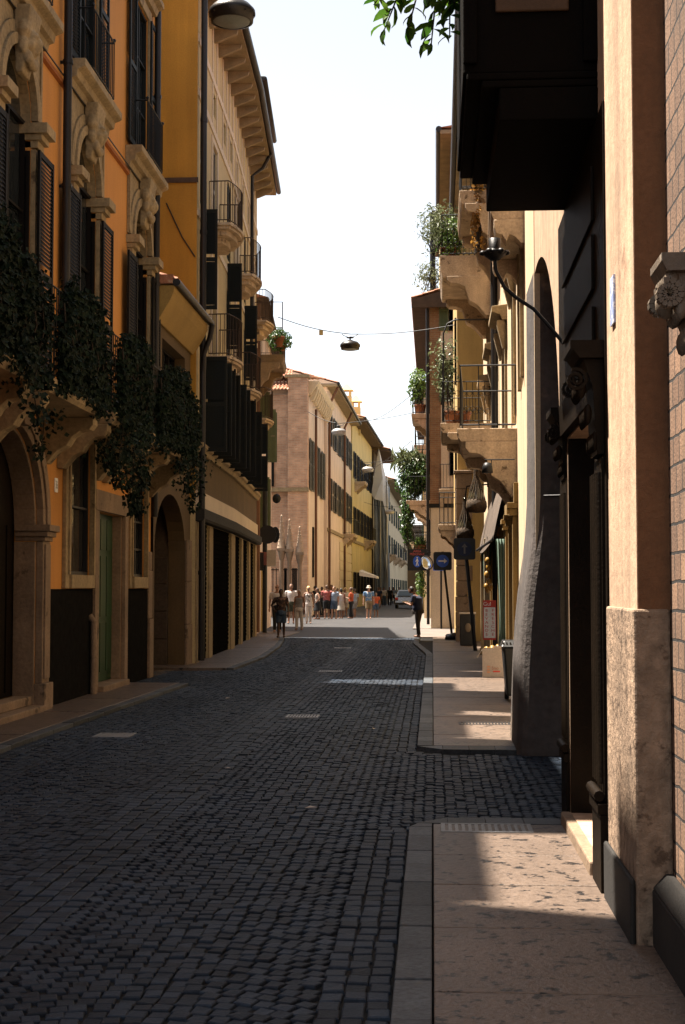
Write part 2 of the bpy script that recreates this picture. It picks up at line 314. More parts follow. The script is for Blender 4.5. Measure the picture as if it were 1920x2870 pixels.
def railing(mb, pts, h, step=.11, r=.008, rr=.014, base=.06, curl=False):
    """pts: list of (s,n,z) floor corners; bars + rails"""
    for p, q in zip(pts, pts[1:]):
        P, Q = Vector(p), Vector(q); k = max(1, int((Q-P).length/step))
        for i in range(k+1):
            x = P.lerp(Q, i/k); mb.tube([x+Vector((0, 0, base)), x+Vector((0, 0, h))], r, 4)
            if curl and i < k:
                y = P.lerp(Q, (i+.5)/k); w = (Q-P).normalized()*step*.5
                for zc in (.28, .72): mb.tube([y+w*math.cos(t*math.pi/4)*.9+Vector((0, 0, h*zc+step*.5*math.sin(t*math.pi/4))) for t in range(9)], r*.8, 4)
        for z in (base, h): mb.tube([P+Vector((0, 0, z)), Q+Vector((0, 0, z))], rr, 4)
    return mb
def balcony(F, root, a, b, z, proj, h=1.0, slab=.14, mat=None, iron=None, step=.11, brackets=2, bow=0, curl=False, bh=.55, name='balcony', bw=.16, r=.008):
    mat = mat or CONC; mb = MB(F); ed = [(0, -slab), (proj-.06, -slab), (proj-.02, -slab*.72), (proj-.02, -slab*.45), (proj, -slab*.35), (proj, 0), (0, 0)]
    if bow:
        poly = [(a, .002)] + [(a+(b-a)*i/10, proj*(.72+.28*math.sin(math.pi*i/10))) for i in range(11)] + [(b, .002)]
        mb.prof_z(poly, z-slab*.5, z); cx = (a+b)/2
        mb.prof_z([(cx+(x-cx)*.94, n*.93+.001) for x, n in poly], z-slab, z-slab*.5-.001)
        mb.prof_z([(cx+(x-cx)*.80, n*.78+.001) for x, n in poly], z-slab*1.9, z-slab-.001)
        mb.prof_z([(cx+(x-cx)*.58, n*.55+.001) for x, n in poly], z-slab*3.0, z-slab*1.9-.001)
        rl = [(a+.03, .02, z)] + [(x, n-.04, z) for x, n in poly[1:-1]] + [(b-.03, .02, z)]
    else:
        mb.prof_s([(max(n, .002), z+q) for n, q in ed], a, b); rl = [(a+.05, .02, z), (a+.05, proj-.05, z), (b-.05, proj-.05, z), (b-.05, .02, z)]
    bal = mb.build(name, mat, root, bevel=.008)
    railing(MB(F), rl, h, step, curl=curl, r=r).build('railing', iron or IRON, bal)
    if not bow:
        for i in range(brackets):
            x = a+.12+(b-a-.24)*(i/(brackets-1) if brackets > 1 else .5); zb = z-slab-.003; P = proj*.86
            pr = [(.002, zb), (P, zb), (P, zb-.10), (P*.93, zb-.17), (P*.74, zb-.19), (P*.60, zb-.27), (P*.50, zb-bh*.62), (P*.33, zb-bh*.72), (P*.22, zb-bh*.86), (P*.12, zb-bh), (.002, zb-bh)]
            MB(F).prof_s(pr, x-bw/2, x+bw/2).build('bracket', mat, bal, bevel=.01)
    return bal
def tile_roof(mb, pa, pb, up, rows, pitch=.2, amp=.045):
    """sheet of round tiles: eave edge pa->pb, up = vector to the top edge"""
    A, B, U = Vector(pa), Vector(pb), Vector(up); k = int((B-A).length/pitch)*6; N = (B-A).cross(U).normalized(); N = N if N.z > 0 else -N
    v = []; f = []
    for i in range(rows*2+1):
        t = (i//2 + (i % 2)*.98)/rows if i < rows*2 else 1
        lift = .02 if i % 2 == 0 else 0
        for j in range(k+1): v.append(A.lerp(B, j/k) + U*t + N*(amp*math.sin(j*math.pi/3) + lift))
    for i in range(rows*2):
        for j in range(k): f.append((i*(k+1)+j, i*(k+1)+j+1, (i+1)*(k+1)+j+1, (i+1)*(k+1)+j))
    return mb.add(v, f, False)
def leaves(pos, nrm, size, kite=True, wid=.6, droop=.3, rng=RNG):
    """many small pointed leaves -> verts, faces, tones"""
    n = len(pos); pos = np.asarray(pos); nrm = np.asarray(nrm) + rng.normal(0, .55, (n, 3)); nrm /= np.linalg.norm(nrm, axis=1)[:, None]
    t = rng.normal(0, 1, (n, 3)); t[:, 2] -= droop*2; t -= nrm*(t*nrm).sum(1)[:, None]; t /= np.linalg.norm(t, axis=1)[:, None]+1e-9
    b = np.cross(nrm, t); L = size*rng.uniform(.65, 1.3, n)[:, None]; Wd = L*wid*.5
    p0 = pos; p1 = pos + t*L*.45 + b*Wd + nrm*L*.08; p2 = pos + t*L - nrm*L*.12; p3 = pos + t*L*.45 - b*Wd + nrm*L*.08
    v = np.stack([p0, p1, p2, p3], 1).reshape(-1, 3); i = np.arange(n)*4
    f = np.concatenate([np.stack([i, i+1, i+2], 1), np.stack([i, i+2, i+3], 1)], 1).reshape(-1, 3)
    tone = np.repeat(np.clip(rng.normal(.4, .28, n), 0, 1), 2)
    return v, f, tone
def leaf_obj(name, pos, nrm, size, mat, parent=None, wid=.6, droop=.3, **kw):
    v, f, tone = leaves(pos, nrm, size, wid=wid, droop=droop); mb = MB(); mb.v = [tuple(x) for x in v]; mb.f = [tuple(x) for x in f.tolist()]; mb.sm = [False]*len(mb.f)
    return mb.build(name, mat, parent, tone=tone, recalc=False, **kw)
def fuse(mb, vox, name, mat, root, smooth=4):
    """one continuous skin from overlapping limbs (voxel remesh, then smoothed)"""
    me = bpy.data.meshes.new('f'); me.from_pydata(mb.v, [], mb.f); bm = bmesh.new(); bm.from_mesh(me); bmesh.ops.recalc_face_normals(bm, faces=bm.faces); bm.to_mesh(me); bm.free()
    o = bpy.data.objects.new('f', me); COL.objects.link(o); r = o.modifiers.new('r', 'REMESH'); r.mode = 'VOXEL'; r.voxel_size = vox
    if smooth: q = o.modifiers.new('s', 'SMOOTH'); q.iterations = smooth; q.factor = .5
    dg = bpy.context.evaluated_depsgraph_get(); out = bpy.data.meshes.new_from_object(o.evaluated_get(dg)); bpy.data.objects.remove(o); bpy.data.meshes.remove(me)
    out.name = name; out.materials.clear(); out.materials.append(mat); out.polygons.foreach_set('use_smooth', [True]*len(out.polygons))
    ob = bpy.data.objects.new(name, out); COL.objects.link(ob); ob.parent = root; return ob
def carve(mb, vox, name, mat, parent, smooth=2):
    o = fuse(mb, vox, name, mat, parent, smooth); p = wloc(parent); o.data.transform(Matrix.Translation(-p)); return o
# ------------------------------------------------------------------ ground, road, pavements
PAVE = surf('worn_verona_slab', (.105, .076, .058), rough=.42, var=.2, scale=1.2, fine=.2, bump=.5, bscale=30, spot=(.010, .008, .007), spot_t=.568, spot_s=13, spec=.28)
KERB = surf('grey_kerb_stone', (.050, .055, .061), rough=.55, spec=.2, var=.25, scale=3, fine=.3, bump=.4, bscale=40, attr='tone', spot=(.07, .065, .06), spot_t=.64, spot_s=9)
COBBLE = surf('porphyry_sett', (.0185, .0265, .0395), rough=.55, var=.34, scale=.35, fine=.25, bump=.35, bscale=70, attr='tone', spec=.13)
BED = surf('sett_joint_sand', (.006, .0055, .005), rough=.95, var=.3, scale=6)
ASPH = surf('far_sett_paving', (.036, .035, .036), rough=.6, spec=.2, var=.2, scale=.7, bump=.8, bscale=9)
SUNPAVE = surf('pale_square_slabs', (.13, .108, .095), rough=.6, var=.15, scale=.6, bump=.3, bscale=8)
MB().quad((-900, -300, -.12), (900, -300, -.12), (900, 2600, -.12), (-900, 2600, -.12)).build('ground', BED, kind='structure')
MB().box(-9, 6, -4, 47.6, -.11, -.016).build('road_bed', BED, kind='structure')
MB().box(-30, 22, 47.6, 330, -.11, 0.0).build('far_road', ASPH, kind='structure')
LEDGE = [(-4, -4.45), (10, -4.43), (16, -4.38), (24.4, -4.2), (24.9, -6.2), (28.3, -6.2), (28.9, -4.05), (34, -4.0), (40, -4.3), (45.5, -4.75), (47.6, -5.0)]
def ledge(y): return float(np.interp(y, [p[0] for p in LEDGE], [p[1] for p in LEDGE]))
def kerb_out(y):   # outer edge of the right-hand kerb
    if y < 9.9: return -.165
    if y < 10.35: return -.165 + (y-9.9)**2*4
    if y < 14.45: return 2.2
    if y < 14.8: return -.165 + (14.8-y)**2*3
    if y < 35.5: return -.165
    return -.165 - .42*min(1, (y-35.5)/7)
sv = []; sf = []; tone = []
def sett(cx, cy, w, l, ang, dz, tn):
    c, s = math.cos(ang), math.sin(ang); k = len(sv); tz = [random.gauss(0, .0016) for _ in range(4)]
    for (q, z) in ((.5, -.022), (.48, -.004), (.42, 0.0)):
        for i, (a, b) in enumerate(((-1, -1), (1, -1), (1, 1), (-1, 1))):
            x, y = a*w*q, b*l*q; sv.append((cx+x*c-y*s, cy+x*s+y*c, z+dz+(tz[i] if z > -.01 else 0)))
    for a in (0, 4):
        for i in range(4): sf.append((k+a+i, k+a+(i+1) % 4, k+a+4+(i+1) % 4, k+a+4+i)); tone.append(tn)
    sf.append((k+8, k+9, k+10, k+11)); tone.append(tn)
PW, AMP, PX, PY = 1.36, .22, .081, .092
def zone(x, y):
    if 10.35 < y < 14.45 and x > -.05: return 'arc'
    if -2.38  < x < -1.86: return 'row'
    k = kerb_out(y)
    if k < .5 and x > k-.312: return 'row'
    if x < ledge(y)+.22 and not 24.4 < y < 29: return 'row'
    return 'arc'
def ok(x, y): return ledge(y)+.03 < x < min(kerb_out(y), 1.45)-.03
y = 2.6
while y < 47.6:       # longitudinal rows: drain line, kerb rows
    x = -6.2
    for xi in [-2.33, -2.225, -2.12, -2.015, -1.91]:
        xx = xi
        if ok(xx, y): sett(xx+random.gauss(0, .004), y+random.uniform(-.02, .02), .098, .115, random.gauss(0, .03), random.gauss(0, .002), random.random())
    k = kerb_out(y)
    if k < .5:
        for d in (.06, .16, .26): sett(k-d+random.gauss(0, .004), y+random.uniform(-.02, .02), .092, .112, random.gauss(0, .03), random.gauss(0, .002), random.random())
    if not 24.4 < y < 29.0:
        for d in (.07, .17): sett(ledge(y)+d, y+random.uniform(-.02, .02), .092, .112, random.gauss(0, .03), random.gauss(0, .002), random.random())
    y += .124
for pa, pb in ((-1.86, -.475), (-3.74, -2.38), (-5.10, -3.74), (-6.4, -5.1), (-.475, .90), (.90, 2.27)):     # segmental arcs
    for r in range(int(2.2/PY), int(47.8/PY)):
        for i in range(17):
            u = (i+.5+random.gauss(0, .06))/17; x = pa + u*(pb-pa); yy = r*PY + AMP*(1-(2*u-1)**2) + random.gauss(0, .008)
            if ok(x, yy) and zone(x, yy) == 'arc':
                sett(x, yy, PX*random.uniform(.88, 1.0), PY*random.uniform(.82, .97), math.atan(-AMP*4*(2*u-1)/PW)*.9+random.gauss(0, .05), random.gauss(0, .003), random.random())
m = MB(); m.v = sv; m.f = sf; m.sm = [False]*len(sf)
m.build('road', COBBLE, kind='structure', tone=tone, origin=(0, 0, 0), recalc=False)
def strip(name, mat, xa, xb, y0, y1, z, gaps, mtone=False):
    mb = MB(); y = y0; tn = []
    while y < y1-.05:
        l = random.uniform(*gaps); e = min(y+l, y1); a0, b0, a1, b1 = xa(y), xb(y), xa(e-.006), xb(e-.006); dz = random.gauss(0, .0015)
        mb.hexa([(a0, y, -.1), (b0, y, -.1), (b1, e-.011, -.1), (a1, e-.011, -.1), (a0, y, z+dz), (b0, y, z+dz), (b1, e-.011, z+dz), (a1, e-.011, z+dz)])
        tn += [random.random()]*6; y = e
    return mb.build(name, mat, kind='structure', origin=(0, 0, 0), bevel=.006, tone=tn if mtone else None)
strip('pavement', PAVE, lambda y: 0.0, lambda y: 1.6, -3, 10.02, .045, (.85, 1.25))
strip('kerb', KERB, lambda y: kerb_out(y), lambda y: -.008, -3, 10.02, .045, (.34, .62), True)
strip('pavement.001', PAVE, lambda y: max(kerb_out(y)+.17, 0), lambda y: 2.2, 14.9, 47.5, .045, (.9, 1.4))
strip('kerb.001', KERB, lambda y: kerb_out(y), lambda y: max(kerb_out(y)+.17, 0)-.008 if y < 36 else kerb_out(y)+.16, 14.9, 47.5, .043, (.4, .8), True)
mb = MB()
for i in range(9):     # rounded kerb ends either side of the alley
    t0, t1 = i/9, (i+1)/9
    for Y, sg in ((10.02, 1), (14.9, -1)):
        X = lambda t: -.165 + t*2.4
        yy = lambda t: Y + sg*.30*min(1, math.sqrt(max(0, 1-(1-min(t*6, 1))**2)))
        mb.hexa([(X(t0), Y+sg*.003, -.1), (X(t1)-.005, Y+sg*.003, -.1), (X(t1)-.005, yy(t1), -.1), (X(t0), yy(t0), -.1), (X(t0), Y+sg*.003, .043), (X(t1)-.005, Y+sg*.003, .043), (X(t1)-.005, yy(t1)+sg*.002, .036), (X(t0), yy(t0)+sg*.002, .036)])
mb.build('kerb.002', KERB, kind='structure', origin=(0, 0, 0), bevel=.006, tone=[random.random() for _ in range(len(mb.f))])
strip('pavement.002', PAVE, lambda y: -6, lambda y: ledge(y)-.16, -3, 24.4, .045, (.8, 1.3))
strip('kerb.003', KERB, lambda y: ledge(y)-.155, lambda y: ledge(y), -3, 24.4, .042, (.5, .9), True)
strip('pavement.003', PAVE, lambda y: -7, lambda y: ledge(y)-.16, 28.9, 47.6, .045, (.8, 1.3))
strip('kerb.004', KERB, lambda y: ledge(y)-.155, lambda y: ledge(y), 28.9, 47.6, .042, (.5, .9), True)
MB().box(-30, -5.0, 47.62, 53.5, -.1, .03).build('pavement.004', PAVE, kind='structure')
MB().box(-.55, 8, 47.62, 57.2, -.1, .035).build('pavement.005', SUNPAVE, kind='structure')
MB().box(-.8, 6, 57.3, 130, -.1, .04).build('pavement.006', SUNPAVE, kind='structure')
def plate(x, y, w, l, name, label, cat, mat, slots=0):
    mb = MB(); mb.box(x-w/2, x+w/2, y-l/2, y-l/2+.03, -.01, .008).box(x-w/2, x+w/2, y+l/2-.03, y+l/2, -.01, .008).box(x-w/2, x-w/2+.03, y-l/2+.03, y+l/2-.03, -.01, .008).box(x+w/2-.03, x+w/2, y-l/2+.03, y+l/2-.03, -.01, .008)
    if slots:
        for i in range(slots): t = x-w/2+.04+(w-.08)*(i+.25)/slots; mb.box(t, t+(w-.08)/slots*.55, y-l/2+.03, y+l/2-.03, -.012, .006)
    else: mb.box(x-w/2+.034, x+w/2-.034, y-l/2+.034, y+l/2-.034, -.012, .005)
    return mb.build(name, mat, label=label, cat=cat, bevel=.003)
PLATE = surf('worn_iron_cover', (.20, .20, .20), rough=.4, metal=.4, var=.2, bump=.4)
plate(-3.62, 16.1, .42, .45, 'manhole_cover', 'pale square manhole cover nearest the left pavement in front of the green door', 'manhole cover', PLATE)
plate(-1.70, 18.6, .42, .42, 'drain_grate', 'slotted drain grate in the middle of the road, nearest to the viewer', 'drain grate', PLATE, 9)
plate(-2.05, 28.6, .46, .42, 'drain_grate', 'slotted drain grate in the road level with the stone archway', 'drain grate', PLATE, 9)
plate(-2.50, 39.6, .46, .45, 'drain_grate', 'farthest drain grate in the road before the sunlit crossing', 'drain grate', PLATE, 9)
o = plate(.36, 9.82, .62, .34, 'paving_grille', 'grey slotted metal grille set in the pavement corner at the alley', 'grille', PLATE, 12); o.location.z += .042
o = plate(.62, 17.3, .62, .34, 'cellar_grille', 'dark cellar grille in the pavement beside the battered pier', 'grille', IRON, 14); o.location.z += .042

# ------------------------------------------------------------------ L1: orange palazzo
def lumps_head(mb, F, s, n, z, k=1.0):
    """carved mask keystone: face, brow, nose, curls, beard"""
    b = lambda ds, dn, dz, r, r2=None, r3=None: mb.ball(F(s+ds*k, n+dn*k, z+dz*k), r*k, (r2 or r)*k, (r3 or r)*k, 9, 6, jit=.25)
    G = mb.F; mb.F = None
    b(0, .10, 0, .17, .15, .23); b(0, .25, -.03, .045, .07, .08); b(-.07, .21, .06, .055, .05, .035); b(.07, .21, .06, .055, .05, .035)
    b(-.09, .17, -.05, .06); b(.09, .17, -.05, .06); b(0, .2, -.13, .06, .05, .028)
    for i in range(9):
        a = math.pi*(i/8); b(.2*math.cos(a), .10, .10+.17*math.sin(a), .085)
    for i in range(7): b((-.15+.05*i), .15, -.22-.05*math.sin(math.pi*i/6), .06, .06, .085)
    b(-.2, .1, -.08, .07, .06, .1); b(.2, .1, -.08, .07, .06, .1)
    mb.F = G
    mb.hexa([(s-.17*k, .05, z-.42*k), (s+.17*k, .05, z-.42*k), (s+.17*k, .14, z-.42*k), (s-.17*k, .14, z-.42*k), (s-.26*k, .05, z+.42*k), (s+.26*k, .05, z+.42*k), (s+.26*k, .27, z+.42*k), (s-.26*k, .27, z+.42*k)])
    return mb
F1 = Fr((-5.3, 0), (-5.3, 26.5), 'L')
L1 = thing('orange_palazzo', 'orange plastered palazzo with carved stone arched windows and ivy covered balconies', 'building', (-5.3, 20, 0))
WC = [13.7, 17.55, 21.2, 25.25]; HW = .72
ops = [(16.25, 18.75, .0, 2.5, 1.22), (20.3, 21.7, 1.87, 3.9, 0), (22.1, 24.0, .0, 2.89, 0), (24.62, 25.85, 1.87, 3.85, 0)]
ops += [(c-HW, c+HW, 4.2, 7.85, HW) for c in WC] + [(c-.62, c+.62, 9.45, 12.3, 0) for c in WC]
mb = MB(F1); wall(mb, 2, 26.5, 0, 13.7, 0, ops, .30)
mb.quad((26.5, 0, 0), (26.5, -12, 0), (26.5, -12, 13.7), (26.5, 0, 13.7)); mb.box(2, 26.49, -12, -.62, 0, 13.7)
mb.build('wall', ORANGE, L1)
RF = [(2, 9.5, 16.2), (9.5, 11.9, 14.0), (11.9, 17.7, 16.2), (17.7, 19.8, 14.2), (19.8, 20.6, 16.2), (20.6, 21.3, 14.2), (21.3, 24.9, 16.2), (24.9, 26.5, 14.1)]  # unseen roofline, raised and notched to shape the sun patches
for a, b, h in RF:
    if h > 15: MB(F1).box(a, b, -.6, -.02, 13.72, h-.285).build('shade_parapet', ORANGE, L1)
    MB(F1).box(a, b, -.62, .20, h-.28, h).build('eave', EAVEWOOD, L1)
for a, b in ((19.12, 21.85), (24.25, 26.13), (2, 15.8)): MB(F1).box(a, b, .002, .03, 0, 1.66).build('dado', DADO, L1, bevel=.006)
# portal
mb = MB(F1)
archivolt(mb, 17.5, 2.52, 1.25, 1.62, .002, .10, 1.22, 1.6); archivolt(mb, 17.5, 2.52, 1.36, 1.52, .102, .13, 1.33, 1.49)
for a, b in ((15.88, 16.25), (18.75, 19.10)):
    mb.box(a, b, .002, .10, .40, 2.30); mb.box(a-.04, b+.04, .002, .15, 0, .40); mb.box(a+.05, b-.05, .101, .125, .46, 2.26)
    for i, (p, q) in enumerate(((.13, .06), (.17, .07), (.21, .09))): z = 2.30+.003+sum((.06, .07, .09)[:i]); mb.box(a-.02-i*.03, b+.02+i*.03, -.28, p, z, z+q-.003)
mb.box(18.70, 18.748, -.29, 0, 0, 2.29); archivolt(mb, 17.5, 2.52, 1.19, 1.248, -.29, 0, 1.17, 1.218)
mb.prof_n([(17.36, 3.72), (17.64, 3.72), (17.74, 4.2), (17.26, 4.2)], .002, .24)
mb.build('portal', PINKSTONE, L1, bevel=.008)
mb = MB(F1); mb.box(16.2, 18.8, -.28, .16, 0, .12).box(16.3, 18.7, -.28, -.02, .124, .24); mb.build('doorstep', PINKSTONE, L1, bevel=.012)
d = MB(F1).box(16.25, 18.75, -.34, -.30, .24, 2.5); d.prof_n(arc_pts(17.5, 2.5, 1.25, 1.22), -.34, -.30)
for i in range(5): d.box(16.4+i*.5-.02, 16.4+i*.5+.02, -.30, -.28, .3, 2.5)
d.build('door', WOOD, L1)
# ground-floor windows, green door
for a, b, c, e, refl in ((20.3, 21.7, 1.87, 3.9, 0), (24.62, 25.85, 1.87, 3.85, 1)):
    w = window(F1, L1, a, b, c, e, IRON, .05, cols=2 if refl else 1, rows=4 if refl else 2, glass=GLASS2)
    mb = MB(F1); t = .22 if not refl else .18
    mb.box(a-t, a, .002, .06, c-.20, e).box(b, b+t, .002, .06, c-.20, e).box(a, b, .002, .10, c-.20, c-.003)
    mb.box(a-t*.4, a-.001, .061, .085, c, e).box(b+.001, b+t*.4, .061, .085, c, e); mb.build('surround', LSTONE, w, bevel=.006)
MB(F1).box(23.93, 23.998, -.28, -.0, .135, 2.885).build('door_jamb', PINKSTONE, L1)
d = MB(F1); d.box(22.1, 23.92, -.20, -.15, .14, 2.89)
for i in range(4):
    a = 22.16+i*.44
    for z0, z1 in ((.3, 1.1), (1.2, 2.2), (2.3, 2.8)): d.box(a, a+.38, -.15, -.13, z0, z1)
d.build('door', GREENDOOR, L1, label='green panelled door')
mb = MB(F1); mb.box(21.86, 22.1, .002, .07, 0, 2.89).box(24.0, 24.24, .002, .07, 0, 2.89).box(21.86, 24.24, .002, .075, 2.893, 3.22); mb.build('door_surround', PINKSTONE, L1, bevel=.008)
MB(F1).box(22.1, 24.0, -.3, .16, 0, .13).build('doorstep', PINKSTONE, L1, bevel=.012)
mb = MB(F1); mb.box(26.18, 26.5, .002, .07, 0, 1.1).box(26.14, 26.5, .002, .05, 1.103, 2.0).box(26.2, 26.5, .002, .04, 2.003, 2.35); mb.build('corner_quoin', PINKSTONE, L1, bevel=.02)
mb = MB(F1); mb.tube([(21.65, .10, .04), (21.65, .10, 1.15), (21.65, .03, 1.25)], .05, 8); mb.build('stub_pipe', PINKSTONE, L1)
# first-floor arched windows
for i, c in enumerate(WC):
    w = window(F1, L1, c-HW, c+HW, 4.2, 7.85, BROWNSHUT, .10, rise=HW, cols=2, rows=3)
    for sg in (-1, 1): leaf_shutter(F1, *sorted((c+sg*(HW-.01), c+sg*(HW+.70))), 4.22, 7.47, .10, BROWNSHUT, w)
    for sg in (-1, 1): leaf_shutter(Fr(tuple(F1(c+sg*(HW-.012), -.27, 0))[:2], tuple(F1(c+sg*(HW-.012), 0, 0))[:2], 'L'), 0, .27, 4.22, 7.45, (0 if sg > 0 else -.035), BROWNSHUT, w)
    for sg in (-1, 1): MB(F1).box(*sorted((c+sg*HW, c+sg*(HW-.01))), -.28, -.002, 7.84, 7.86)
    mb = MB(F1); archivolt(mb, c, 7.84, HW-.012, HW-.001, -.26, .0); archivolt(mb, c, 7.86, HW, HW+.14, .002, .10); archivolt(mb, c, 7.86, HW+.145, HW+.30, .002, .065)
    for sg in (-1, 1):
        a = c+sg*HW; x0, x1 = sorted((a, a+sg*.30))
        mb.box(x0, x1, .002, .07, 4.2, 7.48)
        for j, (p, q, e) in enumerate(((.10, .10, 0), (.16, .08, .03), (.24, .14, .07))):
            z = 7.50+sum((.10, .08, .14)[:j]); mb.box(x0-e, x1+e, -.22, p, z+.002, z+q)
        # spandrel panel with an oval boss
        P = [(c+sg*(HW+.30)*math.cos(t*math.pi/16), 7.86+(HW+.30)*math.sin(t*math.pi/16)) for t in range(9)] + [(c, 8.98), (c+sg*1.06, 8.98), (c+sg*1.06, 7.86)]
        mb.prof_n(P, .002, .035); mb.box(*sorted((c+sg*1.06, c+sg*1.0)), .036, .06, 7.9, 8.97)
        mb.ball((c+sg*.86, .04, 8.5), .07, .04, .17, 10, 6) if False else None
    mb.build('arch_surround', LSTONE, w, bevel=.006)
    carve(lumps_head(MB(F1), F1, c, .06, 8.62, 1.0), .016, 'mask_keystone', LSTONE, w)
    # hood cornice which carries the upper sill
    pr = [(.002, 8.99), (.08, 8.99), (.10, 9.08), (.17, 9.10), (.19, 9.20), (.27, 9.23), (.30, 9.25), (.30, 9.36), (.002, 9.36)]
    MB(F1).prof_s(pr, c-1.22, c+1.22).build('hood_cornice', LSTONE, w, bevel=.006)
    u = window(F1, L1, c-.62, c+.62, 9.45, 12.3, DARKSHUT, .05, cols=2, rows=3, shut=DARKSHUT, lw=.58)
    mb = MB(F1); mb.box(c-.80, c-.62, .002, .045, 9.40, 12.5).box(c+.62, c+.80, .002, .045, 9.40, 12.5).box(c-.62, c+.62, .002, .042, 12.303, 12.5)
    mb.prof_s([(.002, 12.52), (.10, 12.52), (.14, 12.62), (.24, 12.66), (.24, 12.76), (.002, 12.76)], c-1.0, c+1.0); mb.build('surround', LSTONE, u, bevel=.006)
    q = MB(F1); railing(q, [(c-.70, .03, 9.37), (c-.70, .28, 9.37), (c+.70, .28, 9.37), (c+.70, .03, 9.37)], .95, .10, .009, .016, .05)
    for x in (c-.70, c+.70): q.ball((x, .28, 10.36), .03)
    q.build('railing', IRON, u)
ed = [2] + [x for c in WC for x in (c-1.07, c+1.07)] + [26.5]
OM = surf('orange_moulding', (.25, .075, .012))
for a, b in zip(ed[::2], ed[1::2]): MB(F1).prof_s([(.002, 8.86), (.05, 8.88), (.05, 8.94), (.002, 8.97)], a, b).build('string_course', OM, L1)
mb = MB(F1); mb.tube([(s, .065, 8.985) for s in (2, 12, 19, 26.4)], .012, 5); mb.build('cable', IRON, L1)
for s, zb in ((19.72, 4.0), (26.32, 3.0)):
    mb = MB(F1); mb.tube([(s, .11, 13.7), (s, .11, zb)], .062, 10)
    for z in (5.6, 7.4, 9.2, 11.0, 12.8): mb.lathe([(.075, -.03), (.075, .03)], (s, .11, z), 10); mb.box(s-.015, s+.015, .0, .05, z-.02, z+.02)
    mb.build('downpipe', COPPER, L1)
mb = MB(F1); mb.prof_n([(19.62+.16*x, 3.02+.2*z) for x, z in ((.1, 0), (.9, 0), (1, .1), (1, .9), (.9, 1), (.1, 1), (0, .9), (0, .1))], .003, .016); hp = mb.build('house_number_plate', WHITEP, L1)
MB().text('36', .16, lambda x, y: F1(19.70+x*.7, .018, 3.12+y)).build('numeral', BLACKP, hp)
# balconies with brackets; the ivy is a plant of its own
for a, b in ((12.2, 15.9), (16.45, 19.15), (19.75, 22.15), (22.5, 26.4)):
    balcony(F1, L1, a, b, 4.16, .84, 1.12, .17, LSTONE, IRON, .11, brackets=3 if b-a > 3 else 2, bh=.62, bw=.26, curl=False)
def ivy(name, label, a, b, nmass, tendrils, seed):
    rng = np.random.default_rng(seed); n = int(nmass*(b-a)*2100); F = F1
    s = rng.uniform(a-.08, b+.08, n); t = rng.beta(1.2, 1.0, n)
    hgt = np.array([1.15 + .28*noise.noise(Vector((x*1.3, seed, 0))) + .14*noise.noise(Vector((x*4, seed, 3))) - .55*abs((x-(a+b)/2)/((b-a)/2))**4 + .14 for x in s])
    low = np.array([-.10 - .28*abs(noise.noise(Vector((x*1.1, seed, 7)))) - .2*noise.noise(Vector((x*3.5, seed, 9))) for x in s])
    z = 4.16 + low + (hgt-low)*t; nn = .84 + rng.normal(.02, .05, n) + .08*np.array([noise.noise(Vector((p*1.7, q*1.7, seed))) for p, q in zip(s, z)])
    s = np.clip(s, a-.12, b+.12)
    keep = np.array([noise.noise(Vector((p*2.6, q*2.6, seed+20))) > -.38 for p, q in zip(s, z)])
    P = [np.stack([s, nn, z], 1)[keep]]
    for (ts, tn, z0, z1, wob, den) in tendrils:
        k = int(den*(z0-z1)*260); q = rng.random(k)**.9; zz = z0+(z1-z0)*q; sp = (.20*(1-q)+.07)
        P.append(np.stack([ts + wob*np.sin(q*5+ts) + rng.normal(0, 1, k)*sp, tn + rng.normal(0, 1, k)*sp*.7, zz], 1))
    Q = np.concatenate(P); Wd = np.array([tuple(F(*p)) for p in Q]); N = np.tile(np.array([[.8, -.35, .35]]), (len(Wd), 1))
    root = thing(name, label, 'plant', tuple(F((a+b)/2, .84, 4.16)), 'ivy plants on the balconies of the orange palazzo')
    leaf_obj('foliage', Wd, N, .072, IVY, root, wid=.85, droop=.6)
    mb = MB(F)
    for i in range(10):
        x = a+(b-a)*(i+.5)/10; mb.tube([(x, .8, 4.18), (x+.1*math.sin(i), .9, 4.6), (x-.08, .88, 5.1)], .012, 4)
    for (ts, tn, z0, z1, wob, den) in tendrils: mb.tube([(ts + wob*math.sin(q/6*5+ts), tn, z0+(z1-z0)*q/6) for q in range(7)], .007, 4)
    mb.build('stems', BARK, root)
ivy('ivy', 'dark ivy smothering the balcony at the left edge of the photo', 12.2, 15.95, 1.0, [(15.5, .9, 4.1, 3.5, .1, 1)], 1)
ivy('ivy', 'ivy hedge on the balcony above the arched stone portal', 16.7, 18.95, 1.0, [(17.9, .3, 4.2, 3.35, .08, .6)], 2)
ivy('ivy', 'ivy with long trailing strands hanging beside the green door', 19.95, 22.0, 1.05, [(20.0, .86, 4.1, 3.1, .15, 1.5), (20.7, .92, 4.2, 2.75, .2, 1.6), (21.3, .9, 4.1, 3.2, .15, 1.3), (20.3, .6, 4.0, 3.4, .1, 1)], 3)
ivy('ivy', 'ivy on the last balcony before the stone archway', 22.75, 26.35, 1.05, [(25.6, .9, 4.1, 3.4, .15, 1.2), (24.6, .9, 4.1, 3.7, .1, 1), (26.2, .85, 4.1, 3.1, .15, 1)], 4)

